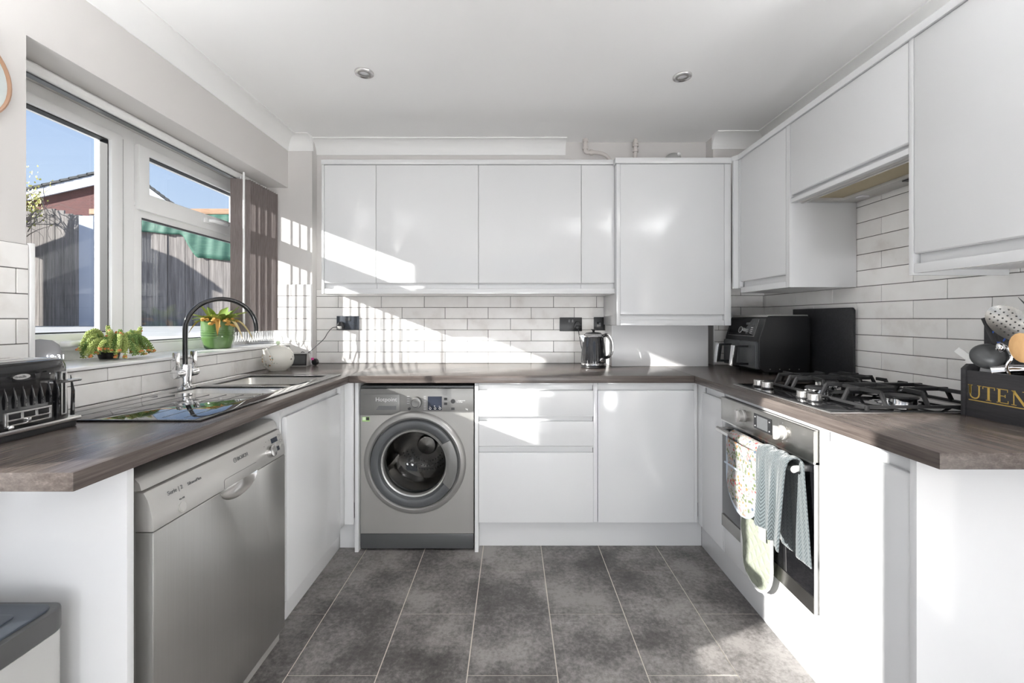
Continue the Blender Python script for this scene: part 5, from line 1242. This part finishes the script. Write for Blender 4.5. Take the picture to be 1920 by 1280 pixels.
# black ladle
c = Pp(1851, 668, 1.27); foot = Vector((1.44, 1.22, bz))
t = thing('ladle', foot, 'dark round ladle leaning in the far end of the crate', 'ladle')
M = frame(c, (-.5, -.8, .3), (.5, -.2, -.8))
m = MB(); m.grid(lambda u, v: (.038 * math.sin(v * math.pi / 2) * math.cos(2 * math.pi * u), .038 * math.sin(v * math.pi / 2) * math.sin(2 * math.pi * u), .026 * math.cos(v * math.pi / 2)), 28, 8, True); m.xf(M).build('bowl', 'graphite_dark', t)
MB().tube([M @ Vector((.036, 0, .002)), Vector((1.435, 1.245, 1.09)), foot], .0055, 8).build('handle', 'black_satin', t)
# slotted turner
t = thing('slotted_turner', (1.46, 1.17, bz), 'black nylon slotted turner in the utensil crate', 'utensil')
c = Pp(1876, 622, 1.275); M = frame(c, (-.7, -.7, 0), (-.35, .1, 1))
m = MB(); m.cells('z', -.0012, .0012, (-.05, .05), (-.026, .026), [(-.03, .035, -.016, -.009), (-.03, .035, -.0035, .0035), (-.03, .035, .009, .016)]); m.xf(M).build('blade', 'black_satin', t, bevel=.0008)
MB().tube([M @ Vector((-.05, 0, 0)), Vector((1.45, 1.185, 1.08)), Vector((1.46, 1.17, bz))], [.006, .006, .007], 8).build('handle', 'black_satin', t)
# wooden spoon
t = thing('wooden_spoon', (1.43, 1.045, bz), 'wooden spoon at the right edge of the picture', 'spoon')
c = Pp(1917, 652, 1.13); M = frame(c, (-.8, -.6, .1), (-.12, .08, 1))
m = MB(); m.ball((0, 0, 0), (.040, .024, .007), 18, 10); m.xf(M).build('bowl', 'spoon_wood', t)
MB().tube([M @ Vector((-.036, 0, 0)), Vector((1.375 + .035, 1.085, 1.07)), Vector((1.43, 1.045, bz))], .0055, 8).build('handle', 'spoon_wood', t)
# white spatula
t = thing('white_spatula', (1.43, 1.24, bz), 'white plastic spatula handle poking out of the far end of the crate', 'spatula')
a = Pp(1794, 655, 1.375); b_ = Vector((1.425, 1.285, 1.045))
MB().bar(a, a + (b_ - a) * .38, .020, .008, (-1, -.6, 0)).build('grip', 'white_plastic', t, bevel=.003)
MB().bar(a + (b_ - a) * .36, b_, .026, .006, (-1, -.6, 0)).bar(b_, (1.43, 1.24, bz), .014, .005, (-1, -.6, 0)).build('shaft', 'white_plastic', t, bevel=.001)
# chrome peeler / scoop handle
t = thing('chrome_scoop', (1.46, 1.20, bz), 'chrome-handled scoop lying low in the utensil crate', 'scoop')
a = Pp(1858, 696, 1.25); MB().tube([a, a + Vector((.03, -.03, .008)), a + Vector((.06, -.06, .012))], [.016, .017, .013], 16).build('barrel', 'chrome', t)
MB().tube([a + Vector((.06, -.06, .012)), a + Vector((.07, -.075, -.02)), Vector((1.46, 1.14, bz))], .006, 8).build('handle', 'black_satin', t)
# steel masher stem
t = thing('steel_masher', (1.48, 1.13, bz), 'steel potato masher with a coiled neck in the crate', 'masher')
a = Pp(1868, 668, 1.23)
MB().tube(spline([a + Vector((.0, .0, .02)), a + Vector((.012, -.01, .03)), a + Vector((.02, -.02, .0)), a + Vector((.015, -.02, -.05)), Vector((1.47, 1.15, bz))], 6), .004, 8).build('stem', 'chrome', t)
MB().ball(a + Vector((.006, -.005, .026)), (.010, .010, .014)).build('ferrule', 'chrome', t)
# knife
t = thing('kitchen_knife', (1.49, 1.09, bz), 'thin dark knife blade rising at the top of the utensil crate', 'knife')
a = Pp(1909, 557, 1.22); b_ = Vector((1.478, 1.13, 1.10))
pr = (b_ - a).normalized(); sdv = pr.cross(Vector((0, 1, 0))).normalized()
m = MB(); vs_ = []
for dy in (-.0008, .0008): vs_ += [a + Vector((0, dy, 0)), a + pr * .08 + sdv * .012 + Vector((0, dy, 0)), b_ + sdv * .012 + Vector((0, dy, 0)), b_ - sdv * .006 + Vector((0, dy, 0))]
m.add(vs_, [(0, 1, 2, 3), (7, 6, 5, 4), (0, 1, 5, 4), (1, 2, 6, 5), (2, 3, 7, 6), (3, 0, 4, 7)]).build('blade', 'graphite_dark', t); MB().tube([b_, Vector((1.49, 1.09, bz))], .009, 10).build('handle', 'black_satin', t)
# black gadget with blue ring
t = thing('charging_pad', (1.58, 1.37, ZW), 'flat black gadget with a blue ring standing against the tiles', 'gadget')
MB().box(1.583, 1.593, 1.26, 1.452, ZW, 1.192).build('slab', 'slate_black', t, bevel=.003)
MB().lathe([(.018, 0), (.018, .0012), (.0225, .0012), (.0225, 0)], (1.5835, 1.408, 1.152), (-1, 0, 0), 36).build('ring', 'blue_ring', t)

# ------------------------------------------------------------------ bin
t = thing('pedal_bin', (-1.185, .74, 0), 'light grey bin with a dark lid by the left end panel', 'bin')
def rrect(x0, x1, y0, y1, r, n=6):
    P = []
    for (cx, cy, s0) in ((x1 - r, y1 - r, 0), (x0 + r, y1 - r, 90), (x0 + r, y0 + r, 180), (x1 - r, y0 + r, 270)):
        for k in range(n + 1): P.append((cx + r * math.cos(R(s0 + 90 * k / n)), cy + r * math.sin(R(s0 + 90 * k / n))))
    return P
BX0, BX1, BY0, BY1 = -1.40, -.952, .56, .928
MB().prism(rrect(BX0, BX1, BY0, BY1, .03), 'z', 0, .555).build('body', 'bin_grey', t, bevel=.002)
MB().prism(rrect(BX0 - .0015, BX1 + .0015, BY0 - .0015, BY1 + .0015, .03), 'z', .5555, .602).build('rim', 'bin_rim', t, bevel=.004)
MB().prism(rrect(BX0 + .012, BX1 - .012, BY0 + .012, BY1 - .012, .025), 'z', .600, .607).build('lid', 'bin_lid', t, bevel=.003)
MB().prism(rrect(BX0 + .045, BX1 - .05, BY0 + .045, BY1 - .05, .015), 'z', .6065, .610).build('lid_panel', 'bin_lid', t, bevel=.003)
